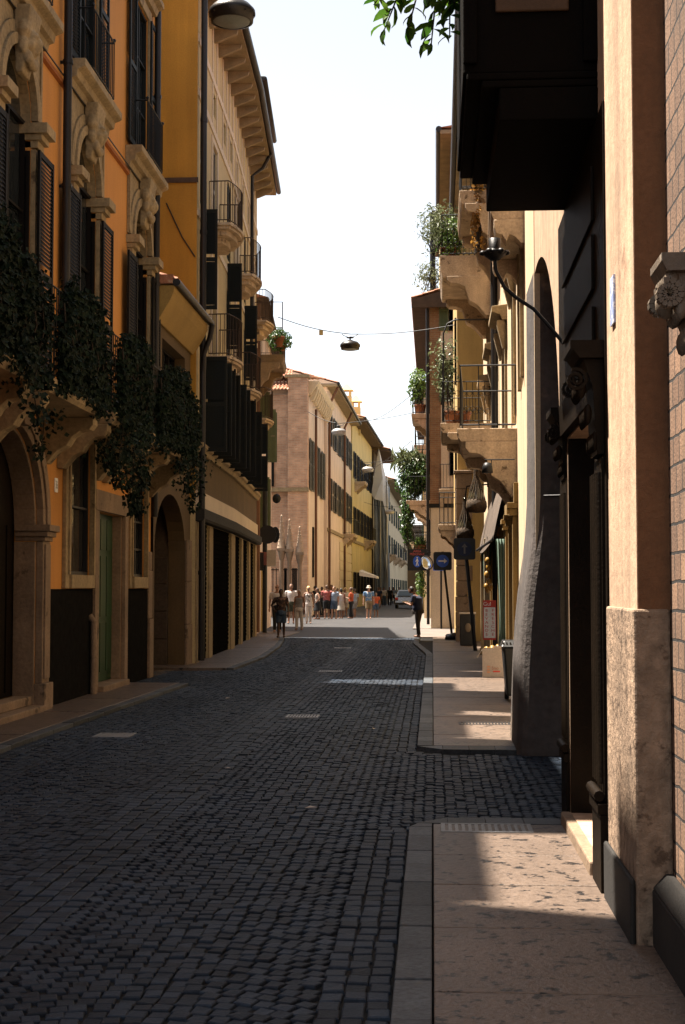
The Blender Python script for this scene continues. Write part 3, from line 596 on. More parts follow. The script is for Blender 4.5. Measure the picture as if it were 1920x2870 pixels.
# ------------------------------------------------------------------ L2: low house with the passage arch
F2 = Fr((-5.25, 26.51), (-5.25, 30.58), 'L')
L2 = thing('low_house', 'low tan house with a stone archway and a tiled eave between two taller houses', 'building', (-5.25, 28.5, 0))
mb = MB(F2); wall(mb, 0, 4.07, 0, 7.1, 0, [(.12, 3.42, 0, 2.45, 1.10), (.75, 3.3, 4.5, 6.55, 0)], .35)
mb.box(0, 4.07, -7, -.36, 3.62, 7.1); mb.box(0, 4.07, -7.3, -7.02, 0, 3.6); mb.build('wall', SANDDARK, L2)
MB(F2).box(3.425, 4.06, -7, -.36, 0, 3.6).build('passage_wall', BLOCK, L2)
mb = MB(F2)
for j in range(4):
    z0, z1 = .02+j*.58, .02+j*.58+.565
    x = -.36
    for k in range(5): w = (.75, 1.1, .9)[(k+j) % 3]; mb.box(3.375, 3.424, max(x-w, -3.9)+.008, x, z0, z1); x -= w
mb.build('block_facing', BLOCK, L2, bevel=.012)
mb = MB(F2)
for z in (0, .9, 1.8): mb.box(3.44, 3.98+(.12 if z == 0 else 0), .002, .06, z+.003, z+.895)
mb.build('corner_quoin', PINKSTONE, L2, bevel=.015)
window(F2, L2, .75, 3.3, 4.5, 6.55, BROWNSHUT, .25, cols=4, rows=2)
mb = MB(F2); mb.prof_s([(.002, 6.75), (.06, 6.75), (.30, 7.16), (.36, 7.30), (.36, 7.42), (.002, 7.42)], .0, 4.07); mb.build('cove_eave', surf('yellow_cove', (.27, .17, .05), var=.15), L2)
mb = MB(F2); mb.tube([(-.05, .42, 7.47), (4.2, .42, 7.47)], .075, 10); mb.build('gutter', COPPER, L2)
mb = MB(); tile_roof(mb, F2(-.02, .42, 7.52), F2(4.07, .42, 7.52), F2(0, -5, 9.4)-F2(0, .42, 7.52), 14); mb.box(-5.5, -4.9, 26.46, 26.52, 7.45, 7.62); mb.build('roof', TILE, L2)
MB(F2).prof_s([(.3, 7.43), (-5, 9.25), (-8, 8), (-8, 7.1), (.002, 7.1), (.002, 7.43)], .003, 4.068).build('roof_deck', SANDDARK, L2)

# ------------------------------------------------------------------ L3: ochre house, facade bends left
L3 = thing('ochre_house', 'tall ochre house with bowed balconies, dark shutters and shop bays', 'building', (-5.3, 38, 0))
pA, pB, pC = (-5.14, 30.6), (-5.37, 37.9), (-5.98, 48.0)
FA, FB = Fr(pA, pB, 'L'), Fr(pB, pC, 'L'); H3 = 15.15
for F, shops, first, second, third in ((FA, [(.5, 2.25), (2.95, 6.9)], [1.35, 3.2, 5.8], [.95, 3.0, 6.25], [.9, 3.0, 5.1, 6.6]), (FB, [(.75, 3.1), (3.75, 6.2), (6.9, 9.2)], [1.3, 4.1, 7.2], [1.1, 4.5, 7.8], [1.1, 3.4, 5.7, 8.2])):
    ln = F.len; hw = .48
    ops = [(a, b, .04, 3.12, 0) for a, b in shops] + [(c-hw, c+hw, 4.9, 6.75, 0) for c in first] + [(c-hw, c+hw, 7.1, 9.45, 0) for c in second] + [(c-hw, c+hw, 10.25, 12.3, 0) for c in second] + [(c-.3, c+.3, 13.05, 13.6, 0) for c in third]
    mb = MB(F); wall(mb, 0, ln, 0, H3, 0, ops, .28)
    if F is FA: mb.box(.3, ln+.0, -9, -.6, 0, H3); mb.quad((0, 0, 0), (0, -9, 0), (0, -9, H3), (0, 0, H3))
    else: mb.box(0, ln, -9, -.6, 0, H3)
    mb.build('wall', SAND, L3)
    for a, b in shops:
        d = MB(F); d.box(a, b, -.10, -.05, .04, 3.12)
        for z in np.arange(.2, 3.1, .11): d.box(a+.02, b-.02, -.05, -.035, z, z+.07)
        d.build('roller_shutter', surf('grey_roller', (.0062, .006, .0058), rough=.7, spec=0) if 'grey_roller' not in MATS else MATS['grey_roller'], L3)
    xs = [0] + [x for s_ in shops for x in s_] + [ln]
    for a, b in zip(xs[::2], xs[1::2]): MB(F).box(a+.01, b-.01, .002, .03, 0, 3.10).build('shop_pilaster', LSTONE, L3, bevel=.006)
    MB(F).prof_s([(.002, 3.12), (.16, 3.13), (.20, 3.18), (.20, 3.38), (.12, 3.43), (.002, 3.43)], 0, ln).build('shop_lintel', GREYSTONE, L3, bevel=.006)
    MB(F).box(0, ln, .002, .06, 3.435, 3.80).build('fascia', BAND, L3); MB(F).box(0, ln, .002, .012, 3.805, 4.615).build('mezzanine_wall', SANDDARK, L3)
    MB(F).prof_s([(.002, 4.62), (.08, 4.63), (.12, 4.72), (.17, 4.76), (.17, 4.84), (.002, 4.87)], 0, ln).build('ledge', LSTONE, L3, bevel=.006)
    mb = MB(F)
    for z0, z1 in ((12.55, 12.72), (13.75, 13.92), (9.86, 10.0)): mb.box(0, ln, .002, .03, z0, z1)
    for c in third:
        for sg in (-1, 1): mb.box(c+sg*.42-.05, c+sg*.42+.05, .002, .026, 12.725, 13.745); mb.box(c+sg*.42-.05, c+sg*.42+.05, .002, .026, 13.925, 15.1)
    mb.build('painted_band', BAND, L3)
    for c in first:
        w = window(F, L3, c-hw, c+hw, 4.9, 6.75, DARKSHUT, closed=DARKSHUT)
        for sg in ((-1, 1) if F is FA else (-1,)): perp_shutter(F, c+sg*(hw+.02), .02, .58, 4.72, 6.86, DARKSHUT, w)
    for j, c in enumerate(second):
        bal = (F is FA and j == 1) or (F is FB and j in (0, 2))
        for z0, z1 in ((7.1, 9.45), (10.25, 12.3)):
            if bal:
                window(F, L3, c-hw, c+hw, z0, z1, PALEPAINT, cols=2, rows=3, sur=(.13, .04, BAND), closed=PALEPAINT if z0 > 9 else None)
            else:
                w = window(F, L3, c-hw, c+hw, z0, z1, DARKSHUT, closed=DARKSHUT)
                if z0 < 9: perp_shutter(F, c-hw-.02, .02, .40, 7.85, 10.1, DARKSHUT, w)
        if bal:
            balcony(F, L3, c-1.05, c+1.05, 7.06, .72, .98, .13, CONC, RUST, .085, bow=1); balcony(F, L3, c-1.05, c+1.05, 10.2, .72, .98, .13, CONC, RUST, .085, bow=1)
    for c in third:
        w = MB(F).box(c-.3, c+.3, -.1, -.06, 13.05, 13.6).build('attic_window', DARKSHUT, L3)
    # deep eave with panelled soffit
    mb = MB(F); mb.box(-.25 if F is FA else 0, ln, -.1, .66, H3+.002, H3+.10)
    mb.build('eave', EAVEWOOD, L3)
    for x in np.arange(.1, ln-.1, .92): MB(F).prof_s([(.002, H3-.30), (.10, H3-.29), (.55, H3-.10), (.58, H3-.002), (.002, H3-.002)], x, x+.12).build('modillion', EAVEWOOD, L3)
    mb = MB(F); mb.tube([(-.3 if F is FA else 0, .74, H3+.13), (ln+.05, .74, H3+.13)], .085, 10); mb.build('gutter', COPPER, L3)
    tile_roof(MB(), F(-.25 if F is FA else 0, .72, H3+.2), F(ln, .72, H3+.2), F(0, -5.5, H3+2.2)-F(0, .72, H3+.2), 14).build('roof', TILE, L3)
    MB(F).prof_s([(.6, H3+.1), (-5.5, H3+2.1), (-9, H3+.1)], .0, ln).build('roof_deck', SANDDARK, L3)
# end wall above the low house: mustard, with a dark belt
mb = MB(); mb.box(-14, -5.13, 30.50, 30.545, 3.62, H3); mb.build('end_wall', OCHRE, L3)
MB().box(-14, -5.10, 30.46, 30.499, 10.55, 10.66).build('belt', RUST, L3)
mb = MB(FA); mb.tube([(.10, .13, H3-.3), (.10, .13, 3.5), (.10, .13, .1)], .07, 10)
for z in (2, 4.5, 7, 9.5, 12): mb.lathe([(.085, -.04), (.085, .04)], (.10, .13, z), 10)
mb.tube([(-.08, .36, 7.42), (.02, .30, 7.15), (.06, .16, 6.8), (.10, .14, 6.3)], .06, 8); mb.build('downpipe', COPPER, L3)
mb = MB(FB); mb.tube([(5.6, .70, H3+.05), (5.75, .45, H3-.35), (5.75, .12, H3-.6), (5.75, .12, 4.9)], .055, 8); mb.build('downpipe', COPPER, L3)
mb = MB(); mb.tube([(-5.16, 30.48, 8.9), (-5.45, 30.48, 9.35), (-5.8, 30.48, 10.1)], .014, 5); mb.build('cable', IRON, L3)
# added unseen block behind the low house; trims the sunlight on the road
bk = thing('shade_block', 'unseen tall block added behind the low archway house to shade the road', 'building', (-12, 27, 0))
MB().box(-16, -6.15, 28.9, 30.5, 9.3, 20).build('wall', SAND, bk)
mb = MB(FB); mb.box(4.6, 10.1, -9, -.42, H3+.3, 16.9); mb.build('upper_storey', SAND, L3)
MB(FB).box(4.3, 10.2, -9.2, .52, 16.9, 17.05).build('upper_eave', EAVEWOOD, L3)
MB(FB).tube([(4.25, -.5, 17.1), (4.25, .58, 17.1), (10.25, .58, 17.1)], .09, 8).build('upper_gutter', COPPER, L3)
# ------------------------------------------------------------------ right side, nearest first
# R0: brick clad house at the right edge
R0 = thing('brick_house', 'brick clad house at the right edge of the photo', 'building', (1.1, 3, 0))
mb = MB(); mb.box(1.10, 8, -5, 6.69, 0, 9.6); mb.build('wall', BIGBRICK, R0)
mb = MB(); mb.box(1.0, 1.098, -5, 6.68, 0, .30).hexa([(1.0, -5, .303), (1.098, -5, .303), (1.098, 6.68, .303), (1.0, 6.68, .303), (1.06, -5, .37), (1.098, -5, .37), (1.098, 6.68, .37), (1.06, 6.68, .37)]); mb.build('plinth', GREYSTONE, R0, bevel=.01)
# R1: apricot house with the carved shop front
FR = Fr((.95, 0), (.95, 20), 'R')
R1 = thing('apricot_house', 'apricot plastered house with a dark carved shop front and an arch over the side alley', 'building', (.95, 9, 0))
mb = MB(FR); wall(mb, 6.7, 10.6, 0, 10.2, 0, [(8.30, 10.02, .13, 2.72, 0)], .55)
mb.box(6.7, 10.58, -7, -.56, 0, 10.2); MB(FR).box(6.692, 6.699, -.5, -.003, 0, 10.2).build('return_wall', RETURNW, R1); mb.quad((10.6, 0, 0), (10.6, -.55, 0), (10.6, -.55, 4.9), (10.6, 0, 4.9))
N = 44; c = [(10.6+3.72*i/N, 2.55+2.3*math.sqrt(max(0, 1-(1-i/N*1.02)**2))) for i in range(N+1)]
for p, q in zip(c, c[1:]):
    n0, n1 = -.09*(p[0]-10.6)/3.72, -.09*(q[0]-10.6)/3.72; mb.quad((p[0], n0, p[1]), (q[0], n1, q[1]), (q[0], n1, 10.2), (p[0], n0, 10.2)); mb.quad((p[0], n0, p[1]), (q[0], n1, q[1]), (q[0], -.6, q[1]), (p[0], -.6, p[1]))
mb.quad(*[(p[0], -.6, p[1]) for p in c] + [(14.32, -.6, 10.2), (10.6, -.6, 10.2)])
mb.build('wall', WALLR, R1)
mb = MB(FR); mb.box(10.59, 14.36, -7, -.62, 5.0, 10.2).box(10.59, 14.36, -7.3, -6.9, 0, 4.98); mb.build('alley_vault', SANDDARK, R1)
mb = MB(FR); mb.box(6.675, 7.72, -.148, .022, .0, 1.58); mb.build('dado', DADOR, R1, bevel=.012)
mb = MB(FR); mb.box(6.685, 7.7, .024, .05, 0, .34); mb.build('plinth', GREYSTONE, R1, bevel=.02)
def volute(mb, s, n, z, r, turns=1.9, wd=.10, th=.012, flip=1):
    P = [(r*(1-.8*i/26)*math.cos(2*math.pi*turns*i/26+1.2), r*(1-.8*i/26)*math.sin(2*math.pi*turns*i/26+1.2)*flip) for i in range(27)]
    for p, q in zip(P, P[1:]):
        d = Vector((q[0]-p[0], q[1]-p[1])); k = Vector((-d.y, d.x)).normalized()*th
        a = [(p[0]+k.x, p[1]+k.y), (q[0]+k.x, q[1]+k.y), (q[0]-k.x, q[1]-k.y), (p[0]-k.x, p[1]-k.y)]
        mb.hexa([(s-wd/2, n+u, z+v) for u, v in a] + [(s+wd/2, n+u, z+v) for u, v in a])
def carved_pilaster(parent, s, w, z1, sh=.03, cp=.15, hh=.55, name='pilaster'):
    """carved wooden pilaster: plinth, fluted shaft, acanthus scroll capital"""
    mb = MB(FR); mb.box(s-w/2-.03, s+w/2+.03, .0, sh+.025, .0, .46).box(s-w/2-.04, s+w/2+.04, -.002, sh+.04, .463, .52); mb.tube([(s-w/2-.03, sh+.03, .56), (s+w/2+.03, sh+.03, .56)], .03, 8)
    mb.box(s-w/2, s+w/2, .0, sh, .525, z1-hh-.02)
    for i in range(4): x = s-w/2+w*(i+.5)/4; mb.tube([(x, sh+.001, .62), (x, sh+.001, z1-hh-.1)], w*.085, 8)
    p = mb.build(name, WOOD, parent, bevel=.004)
    mb = MB(FR); a, b = s-w/2-.02, s+w/2+.02; k = hh/.55
    mb.prof_s([(0, z1-hh), (sh+.02, z1-hh), (sh+.03, z1-.40*k), (sh+.25*cp, z1-.22*k), (sh+.55*cp, z1-.10), (0, z1-.10)], a+.02, b-.02)
    mb.prof_s([(0, z1-.097), (sh+cp*.7, z1-.097), (sh+cp*.9, z1-.05), (sh+cp, z1-.045), (sh+cp, z1), (0, z1)], a-.02, b+.02)
    for x in (a+.03, b-.03):
        volute(mb, x, sh+cp*.80, z1-.19*k, .055*k, wd=.05, th=.008)
    for i in range(7):
        x = a+.03+(b-a-.06)*i/6
        for j in range(3): mb.ball((x, sh+.015+cp*(.10+.22*j), z1-hh+.07+.13*j*k), .018, .016+.006*j, .05*k, 7, 5, jit=.2)
    mb.build('capital', WOOD, p); return p
carved_pilaster(R1, 10.26, .32, 2.95, .0, .115, .5); carved_pilaster(R1, 7.98, .34, 3.03, .03, .165, .62)
mb = MB(FR); mb.box(7.74, 8.28, .001, .012, .0, 4.35).box(10.04, 10.56, .001, .008, .0, 4.35).box(8.28, 10.04, .001, .012, 2.73, 4.35)  # dark shop wood, spread up the wall in place of the balcony's shadow
for z in (2.98, 3.4, 3.8): mb.box(8.2, 10.08, .013, .03, z, z+.32)
mb.build('shop_shade_boarding', WOOD, R1, bevel=.004)
mb = MB(FR); mb.prof_s([(.0, 2.74), (.05, 2.74), (.06, 2.95), (.0, 2.95)], 8.24, 10.08); mb.build('shop_lintel', WOOD, R1)
MB(FR).box(9.97, 10.018, -.46, .0, .13, 2.715).build('shop_jamb', WOOD, R1)
mb = MB(FR); mb.box(8.3, 9.96, -.5, -.46, .13, 2.72)
for x in (8.3, 8.85, 9.4, 9.90): mb.box(x, x+.06, -.46, -.42, .13, 2.72)
mb.build('shop_door', WOOD, R1)
MB(FR).box(8.25, 10.07, -.5, .065, .0, .125).build('doorstep', PINKSTONE, R1, bevel=.012)
mb = MB(FR); mb.box(7.36, 7.5, .001, .012, 3.05, 3.30); mb.build('enamel_plate', surf('blue_white_enamel', (.25, .32, .55), rough=.3, spot=(.75, .76, .8), spot_t=.5, spot_s=14), R1)
# carved bracket on the brick house, cut by the right edge of the photo
mb = MB(Fr((1.10, 0), (1.10, 20), 'R')); s0, z1, k = 5.72, 2.99, .60
mb.prof_s([(.002, z1-.75*k), (.05, z1-.75*k), (.09, z1-.45*k), (.14, z1-.25*k), (.17, z1-.12*k), (.002, z1-.12*k)], s0-.11, s0+.11); mb.prof_s([(.002, z1-.118*k), (.18, z1-.118*k), (.20, z1-.05*k), (.20, z1), (.002, z1)], s0-.15, s0+.15)
for x in (s0-.10, s0+.10): volute(mb, x, .17, z1-.26*k, .055, wd=.05)
for i in range(6):
    for j in range(4): mb.ball((s0-.10+.04*i, .05+.035*j, z1-.72*k+.10*j*1.1), .022, .022+.004*j, .05, 7, 5, jit=.3)
mb.ball((s0, .16, z1-.3*k), .05, .045, .06, 10, 7, jit=.3); mb.build('carved_bracket', surf('dark_carved_stone', (.11, .085, .062), rough=.5, var=.3, scale=5, spot=(.30, .25, .2), spot_t=.6, spot_s=7), R0)
# closed box balcony above the shop front
ER = thing('box_balcony', 'dark closed box balcony jutting over the pavement at the top right', 'balcony', (.6, 9.2, 4))
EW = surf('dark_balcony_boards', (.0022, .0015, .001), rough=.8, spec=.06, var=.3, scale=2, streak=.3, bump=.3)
ZE = .36
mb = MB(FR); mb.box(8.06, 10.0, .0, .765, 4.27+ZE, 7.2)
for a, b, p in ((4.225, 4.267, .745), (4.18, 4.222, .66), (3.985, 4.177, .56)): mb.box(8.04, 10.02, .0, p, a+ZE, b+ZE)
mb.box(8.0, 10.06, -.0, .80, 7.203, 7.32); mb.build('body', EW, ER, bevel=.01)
mb = MB(FR); mb.box(8.035, 8.058, .16, .58, 4.98, 6.7); mb.build('panel', surf('brown_balcony_panel', (.045, .022, .008), rough=.7, var=.25, scale=4, streak=.2), ER, bevel=.01)
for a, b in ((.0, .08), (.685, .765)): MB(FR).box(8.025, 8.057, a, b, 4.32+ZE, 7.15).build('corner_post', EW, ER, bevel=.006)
# iron lamp arm
mb = MB(); mb.tube([(.95, 10.3, 3.45), (.86, 10.3, 3.56), (.74, 10.3, 3.70), (.62, 10.3, 3.78), (.53, 10.3, 3.86), (.47, 10.3, 3.98), (.46, 10.3, 4.06)], .014, 8)
mb.lathe([(0, 0), (.03, .0), (.09, .045), (.10, .06), (.055, .055), (.04, .09), (.045, .16), (0, .17)], (.46, 10.3, 4.06), 12)
for i in range(6): a = i*math.pi/3; mb.ball((.46+.085*math.cos(a), 10.3+.085*math.sin(a), 4.115), .028, .028, .02, 6, 4)
mb.build('lamp_arm', IRON, label='curved black iron lamp arm with a flower shaped holder above the alley', cat='lamp bracket')
# R2: cream house, slightly splayed, battered corner
q0, q1, q2 = (1.04, 14.4), (1.45, 26.0), (1.52, 42.0)
FC, FD = Fr(q0, q1, 'R'), Fr(q1, q2, 'R')
R2 = thing('cream_house', 'warm cream house with stone balconies, string of small shops and a battered corner', 'building', (1.3, 26, 0))
H2 = 12.4
cW = [4.3, 8.4]; cX = [2.2, 6.4, 11.2]
for F, cs, shops in ((FC, cW, [(7.2, 10.6)]), (FD, cX, [(.9, 3.5), (4.4, 7.4), (9, 12.5)])):
    ops = [(a, b, .02, 3.0, 0) for a, b in shops] + [(c-.55, c+.55, z, z+2.3, 0) for c in cs for z in (4.35, 7.8)]
    mb = MB(F); wall(mb, 0 if F is FD else .02, F.len, 0, H2, 0, ops, .3); mb.box(.02, F.len, -8, -.62, 0, H2)
    if F is FC: mb.quad((.02, 0, 0), (.02, -8, 0), (.02, -8, H2), (.02, 0, H2))
    else: mb.quad((F.len, 0, 0), (F.len, -8, 0), (F.len, -8, H2), (F.len, 0, H2))
    mb.build('wall', R2WALL, R2)
    for a, b in shops:
        w = window(F, R2, a, b, .5, 3.0, PALEPAINT, .14, cols=2, rows=1, glass=GLASS2)
        mb = MB(F); mb.box(a-.2, a, .002, .09, 0, 2.75).box(b, b+.2, .002, .09, 0, 2.75)
        for x in (a-.1, b+.1): mb.box(x-.16, x+.16, .002, .14, 2.753, 2.86).box(x-.2, x+.2, .002, .17, 2.863, 2.95); 
        mb.box(a-.3, b+.3, .002, .07, 2.953, 3.25); mb.build('shop_surround', DIMYELLOW, w, bevel=.006)
    for c in cs:
        for z in (4.35, 7.8):
            w = window(F, R2, c-.55, c+.55, z, z+2.3, PALEPAINT, .16, sur=(.17, .05, LSTONE))
            mb = MB(F); mb.prof_s([(.002, z+2.5), (.10, z+2.5), (.14, z+2.6), (.30, z+2.66), (.30, z+2.76), (.002, z+2.80)], c-.85, c+.85)
            for x in (c-.72, c+.72): mb.prof_s([(.051, z+1.95), (.09, z+1.95), (.2, z+2.40), (.2, z+2.495), (.051, z+2.495)], x-.08, x+.08)
            mb.build('hood', LSTONE, w, bevel=.006)
    mb = MB(F); mb.box(-.02, F.len, -.1, .86, H2+.002, H2+.10); mb.build('eave', EAVEWOOD, R2)
    MB(F).tube([(0, .92, H2+.1), (F.len, .92, H2+.1)], .08, 10).build('gutter', COPPER, R2)
    tile_roof(MB(), F(0, .9, H2+.17), F(F.len, .9, H2+.17), F(0, -5, H2+1.9)-F(0, .9, H2+.17), 12).build('roof', TILE, R2)
    MB(F).prof_s([(.5, H2+.1), (-5, H2+1.8), (-8, H2+.1)], .01, F.len-.01).build('roof_deck', SANDDARK, R2)
# battered corner pier with a rounded edge
prof = [(0, .84), (.5, .855), (.9, .87), (1.3, .895), (1.65, .93), (1.95, .975), (2.25, 1.01), (2.6, 1.03), (3.2, 1.036), (4.9, 1.04)]
v = []; K = 7
for z, x in prof:
    r = .16
    ring = [(x+.0, 15.6+.6*(1.04-x)), (x, 14.38+r)] + [(x+r-r*math.cos(t*math.pi/2/4), 14.38+r-r*math.sin(t*math.pi/2/4)) for t in range(1, 5)] + [(3.2, 14.38)]
    v += [(a, b, z) for a, b in ring]
f = [(i*K+j, i*K+j+1, (i+1)*K+j+1, (i+1)*K+j) for i in range(len(prof)-1) for j in range(K-1)]
m = MB(); m.add(v, f, False); m.build('battered_pier', PIERM, R2)
mb = MB(); mb.tube([(1.12, 14.37, 2.6), (1.34, 14.30, 2.6)], .012, 5); mb.build('iron_peg', IRON, R2)
# balconies on the cream house
def bal(F, a, b, z, proj, **k): return balcony(F, R2, a, b, z, proj, **k)
bal(FC, 7.4, 10.4, 4.12, .92, h=.98, slab=.2, step=.22, bh=.85, bw=.28, brackets=2)
bal(FC, 3.0, 5.4, 6.55, .44, h=.95, slab=.34, step=.085, bh=.3, bw=.3, iron=surf('green_iron', (.018, .045, .035), rough=.5))
bal(FD, 9.6, 12.8, 10.05, 1.28, h=1.05, slab=.55, step=.14, curl=True, bh=1.0, bw=.5)
bal(FD, 9.6, 12.8, 5.80, 1.28, h=1.05, slab=.25, step=.14, curl=True, bh=1.0, bw=.5)
bal(FD, 4.6, 7.8, 10.3, .86, h=.98, slab=.3, step=.09, bh=1.0, bw=.4)
mb = MB(FD); mb.tube([(9.8, 1.2, 5.85), (9.8, 1.2, 8.1), (9.8, 1.1, 8.35), (9.8, .9, 8.45), (9.8, .05, 8.45)], .022, 6); mb.build('trellis_hoop', IRON, R2)
mb = MB(FD); mb.tube([(5.2, .1, H2), (5.2, .1, 3.2), (5.2, .1, .2)], .075, 10); mb.build('downpipe', COPPER, R2)
mb = MB(FC); mb.tube([(7.0, .05, 3.60), (7.0, .50, 3.60)], .010, 5).tube([(7.0, .40, 3.60), (7.0, .40, 3.52)], .008, 5); mb.lathe([(0, .16), (.05, .15), (.075, .10), (.085, 0), (.07, 0), (.0, .02)], (7.0, .46, 3.40), 12); mb.build('spotlight', IRON, R2)
# R3: ochre yellow house standing further out, stone quoins at its corner
R3 = thing('yellow_corner_house', 'yellow house with a stone quoined corner where the street narrows on the right', 'building', (.78, 45, 0))
F3 = Fr((.78, 43.7), (.80, 52.8), 'R')
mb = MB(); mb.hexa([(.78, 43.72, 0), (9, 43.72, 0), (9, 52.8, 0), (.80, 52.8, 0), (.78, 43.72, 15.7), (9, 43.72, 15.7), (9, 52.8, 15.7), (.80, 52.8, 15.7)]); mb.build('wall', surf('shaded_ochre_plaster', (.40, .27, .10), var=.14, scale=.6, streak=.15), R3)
mb = MB()
z = 0
for i in range(11): h = .47; mb.box(.72 if i > 2 else .70, 1.22-(.16 if i % 2 else 0), 43.62, 44.1, z+.006, z+h-.006); z += h
mb.box(.66, 1.28, 43.56, 44.1, z, z+.10); mb.build('corner_quoin', PINKSTONE, R3, bevel=.02)
mb = MB(F3); mb.box(-.3, F3.len+.3, -3, .5, 15.7, 15.82); mb.build('eave', EAVEWOOD, R3)
MB(F3).tube([(-.3, .54, 15.85), (F3.len+.3, .54, 15.85)], .10, 8).build('gutter', COPPER, R3)
MB(F3).prof_s([(.54, 15.9), (-4, 16.6), (-8, 15.9)], -.3, F3.len).build('roof', TILE, R3)
balcony(F3, R3, .3, 2.9, 3.62, .6, 1.0, .18, CONC, IRON, .12)
window(F3, R3, 1.0, 2.0, 3.7, 6.0, BROWNSHUT, -.03); window(F3, R3, 1.0, 2.0, 8.2, 10.2, BROWNSHUT, -.03)
# R4: house beyond the right-hand side street; orange brick with cream ground floor
R4 = thing('brick_corner_house', 'orange brick house with a cream ground floor beyond the right turn', 'building', (0, 58, 0))
mb = MB(); mb.box(-.09, 9, 57.5, 76, 5.0, 13.2); mb.build('wall', BRICKFAR, R4)
MB().box(-.07, 9, 57.52, 76, 0, 4.98).build('ground_floor', surf('bright_cream_plaster', (.62, .50, .37), var=.08, streak=.12), R4)
MB().box(.36, 9, 57.485, 57.5, 5.07, 13.15).build('upper_end_wall', PINKW, R4)
MB().box(-.12, 9, 57.47, 57.6, 4.9, 5.06).build('belt', GREYSTONE, R4)
F4 = Fr((-.09, 57.5), (-.09, 76), 'R')
G4 = Fr((-.05, 57.48), (6, 57.48), 'L')    # end wall that faces the viewer
for s0, z in ((.75, 9.2), (.75, 12.1), (.75, 6.2)): window(G4, R4, s0, s0+.75, z, z+1.7, BROWNSHUT, -.03, shut=GREENSHUT if z > 7 else None)
balcony(G4, R4, .32, 1.6, 5.62, .5, 1.0, .16, CONC, IRON, .12)
mb = MB(F4); mb.box(-.4, 19, -3, .72, 13.2, 13.32); mb.build('eave', DARKEAVE, R4); mb = MB(F4); mb.box(-.45, -.35, -6, .72, 13.0, 13.4); mb.build('verge_board', DARKEAVE, R4)
tile_roof(MB(), F4(-.4, .74, 13.4), F4(19, .74, 13.4), F4(0, -4, 14.8)-F4(0, .74, 13.4), 10).build('roof', TILE, R4)
MB(F4).prof_s([(.7, 13.33), (-4, 14.7), (-8, 13.33)], -.38, 19).build('roof_deck', DARKEAVE, R4)
MB(F4).tube([(-.12, .09, 13), (-.12, .09, .2)], .06, 8).build('downpipe', COPPER, R4)
for a, z, p in ((2.2, 9.0, .78), (7.2, 7.9, .72), (1.6, 5.3, 1.0), (11.4, 8.6, .8), (11.4, 5.4, .8), (2.2, 3.0, .75)):
    balcony(F4, R4, a, a+3.2, z, p, 1.0, .2, CONC, IRON, .14, bh=.6)
    window(F4, R4, a+1.1, a+2.1, z+.05, z+2.2, BROWNSHUT, -.03, shut=TEALSHUT)
# upper set-back storey seen above the eave, with a roof garden
mb = MB(); mb.box(.35, 6, 59, 66, 13.4, 17.2); mb.build('roof_storey', SAND, R4)
MB().box(.02, 6.2, 58.7, 66.3, 17.2, 17.4).build('roof_slab', DARKEAVE, R4)
MB().tube([(.05, 58.7, 17.3), (.05, 58.72, 13.5)], .12, 8).build('downpipe', COPPER, R4)
# R5: last houses on the right
for (x, y0, y1, h, m, lab) in ((-.45, 76.5, 104, 12.5, CREAM, 'cream house far along the right side of the street'), (-.7, 104.5, 150, 11.5, YELLOWW, 'yellow house farthest along the right side of the street')):
    r = thing('far_house', lab, 'building', (x, y0, 0), 'houses far along the street'); MB().box(x, 12, y0, y1, 0, h).build('wall', m, r); F = Fr((x, y0), (x, y1), 'R')
    MB(F).box(-.2, y1-y0, -4, .6, h+.002, h+.15).build('eave', DARKEAVE, r)
    s = 2
    while s < y1-y0-2:
        for z in (.3, 4.2, 7.6):
            if z > 1: window(F, r, s, s+1, z, z+2, BROWNSHUT, -.03, shut=TEALSHUT, slat=.12)
            if z == 4.2: balcony(F, r, s-.6, s+1.6, z-.02, .8, 1, .18, CONC, IRON, .2)
        s += 4.2
# ------------------------------------------------------------------ far left: houses beyond the bend and the square
L4 = thing('pale_house', 'pale house with faded green shutters behind the round traffic sign', 'building', (-6.2, 52, 0))
F5 = Fr((-6.25, 50.0), (-7.0, 61.5), 'L')
mb = MB(F5); mb.box(0, F5.len, -8, 0, 0, 11.9); mb.build('wall', PINKW, L4)
for c, z in ((3.2, 6.9), (3.2, 3.7), (8.4, 6.9)):
    w = window(F5, L4, c-.45, c+.45, z, z+1.9, GREENSHUT, -.03)
    for sg in (-1, 1): perp_shutter(F5, c+sg*.5, .02, .36, z, z+2.1, GREENSHUT, w, .08)
MB(F5).box(3.6, 4.6, .002, .06, 0, 2.5).build('door_surround', YELLOWW, L4)
MB(F5).box(-.05, F5.len+.2, -4, .45, 11.902, 12.0).build('eave', DARKEAVE, L4); MB(F5).prof_s([(.45, 12.02), (-4, 13.4), (-8, 12.02)], -.05, F5.len+.2).build('roof', TILE, L4)
MB(F5).tube([(.06, .09, 11.8), (.06, .09, .1)], .07, 8).build('downpipe', COPPER2, L4)
b4 = balcony(F5, L4, .15, 2.9, 10.0, .98, .98, .30, PINKSTONE, RUST, .16, bh=.9, bw=.5)
MB(F5).tube([(.2, .05, 11.9), (.2, .93, 11.9), (.2, .93, 10.0)], .022, 6).build('awning_frame', RUST, b4)
MB(F5).box(.4, 1.2, .002, .25, 3.2, 3.3).build('lamp_shelf', IRON, L4) if False else None
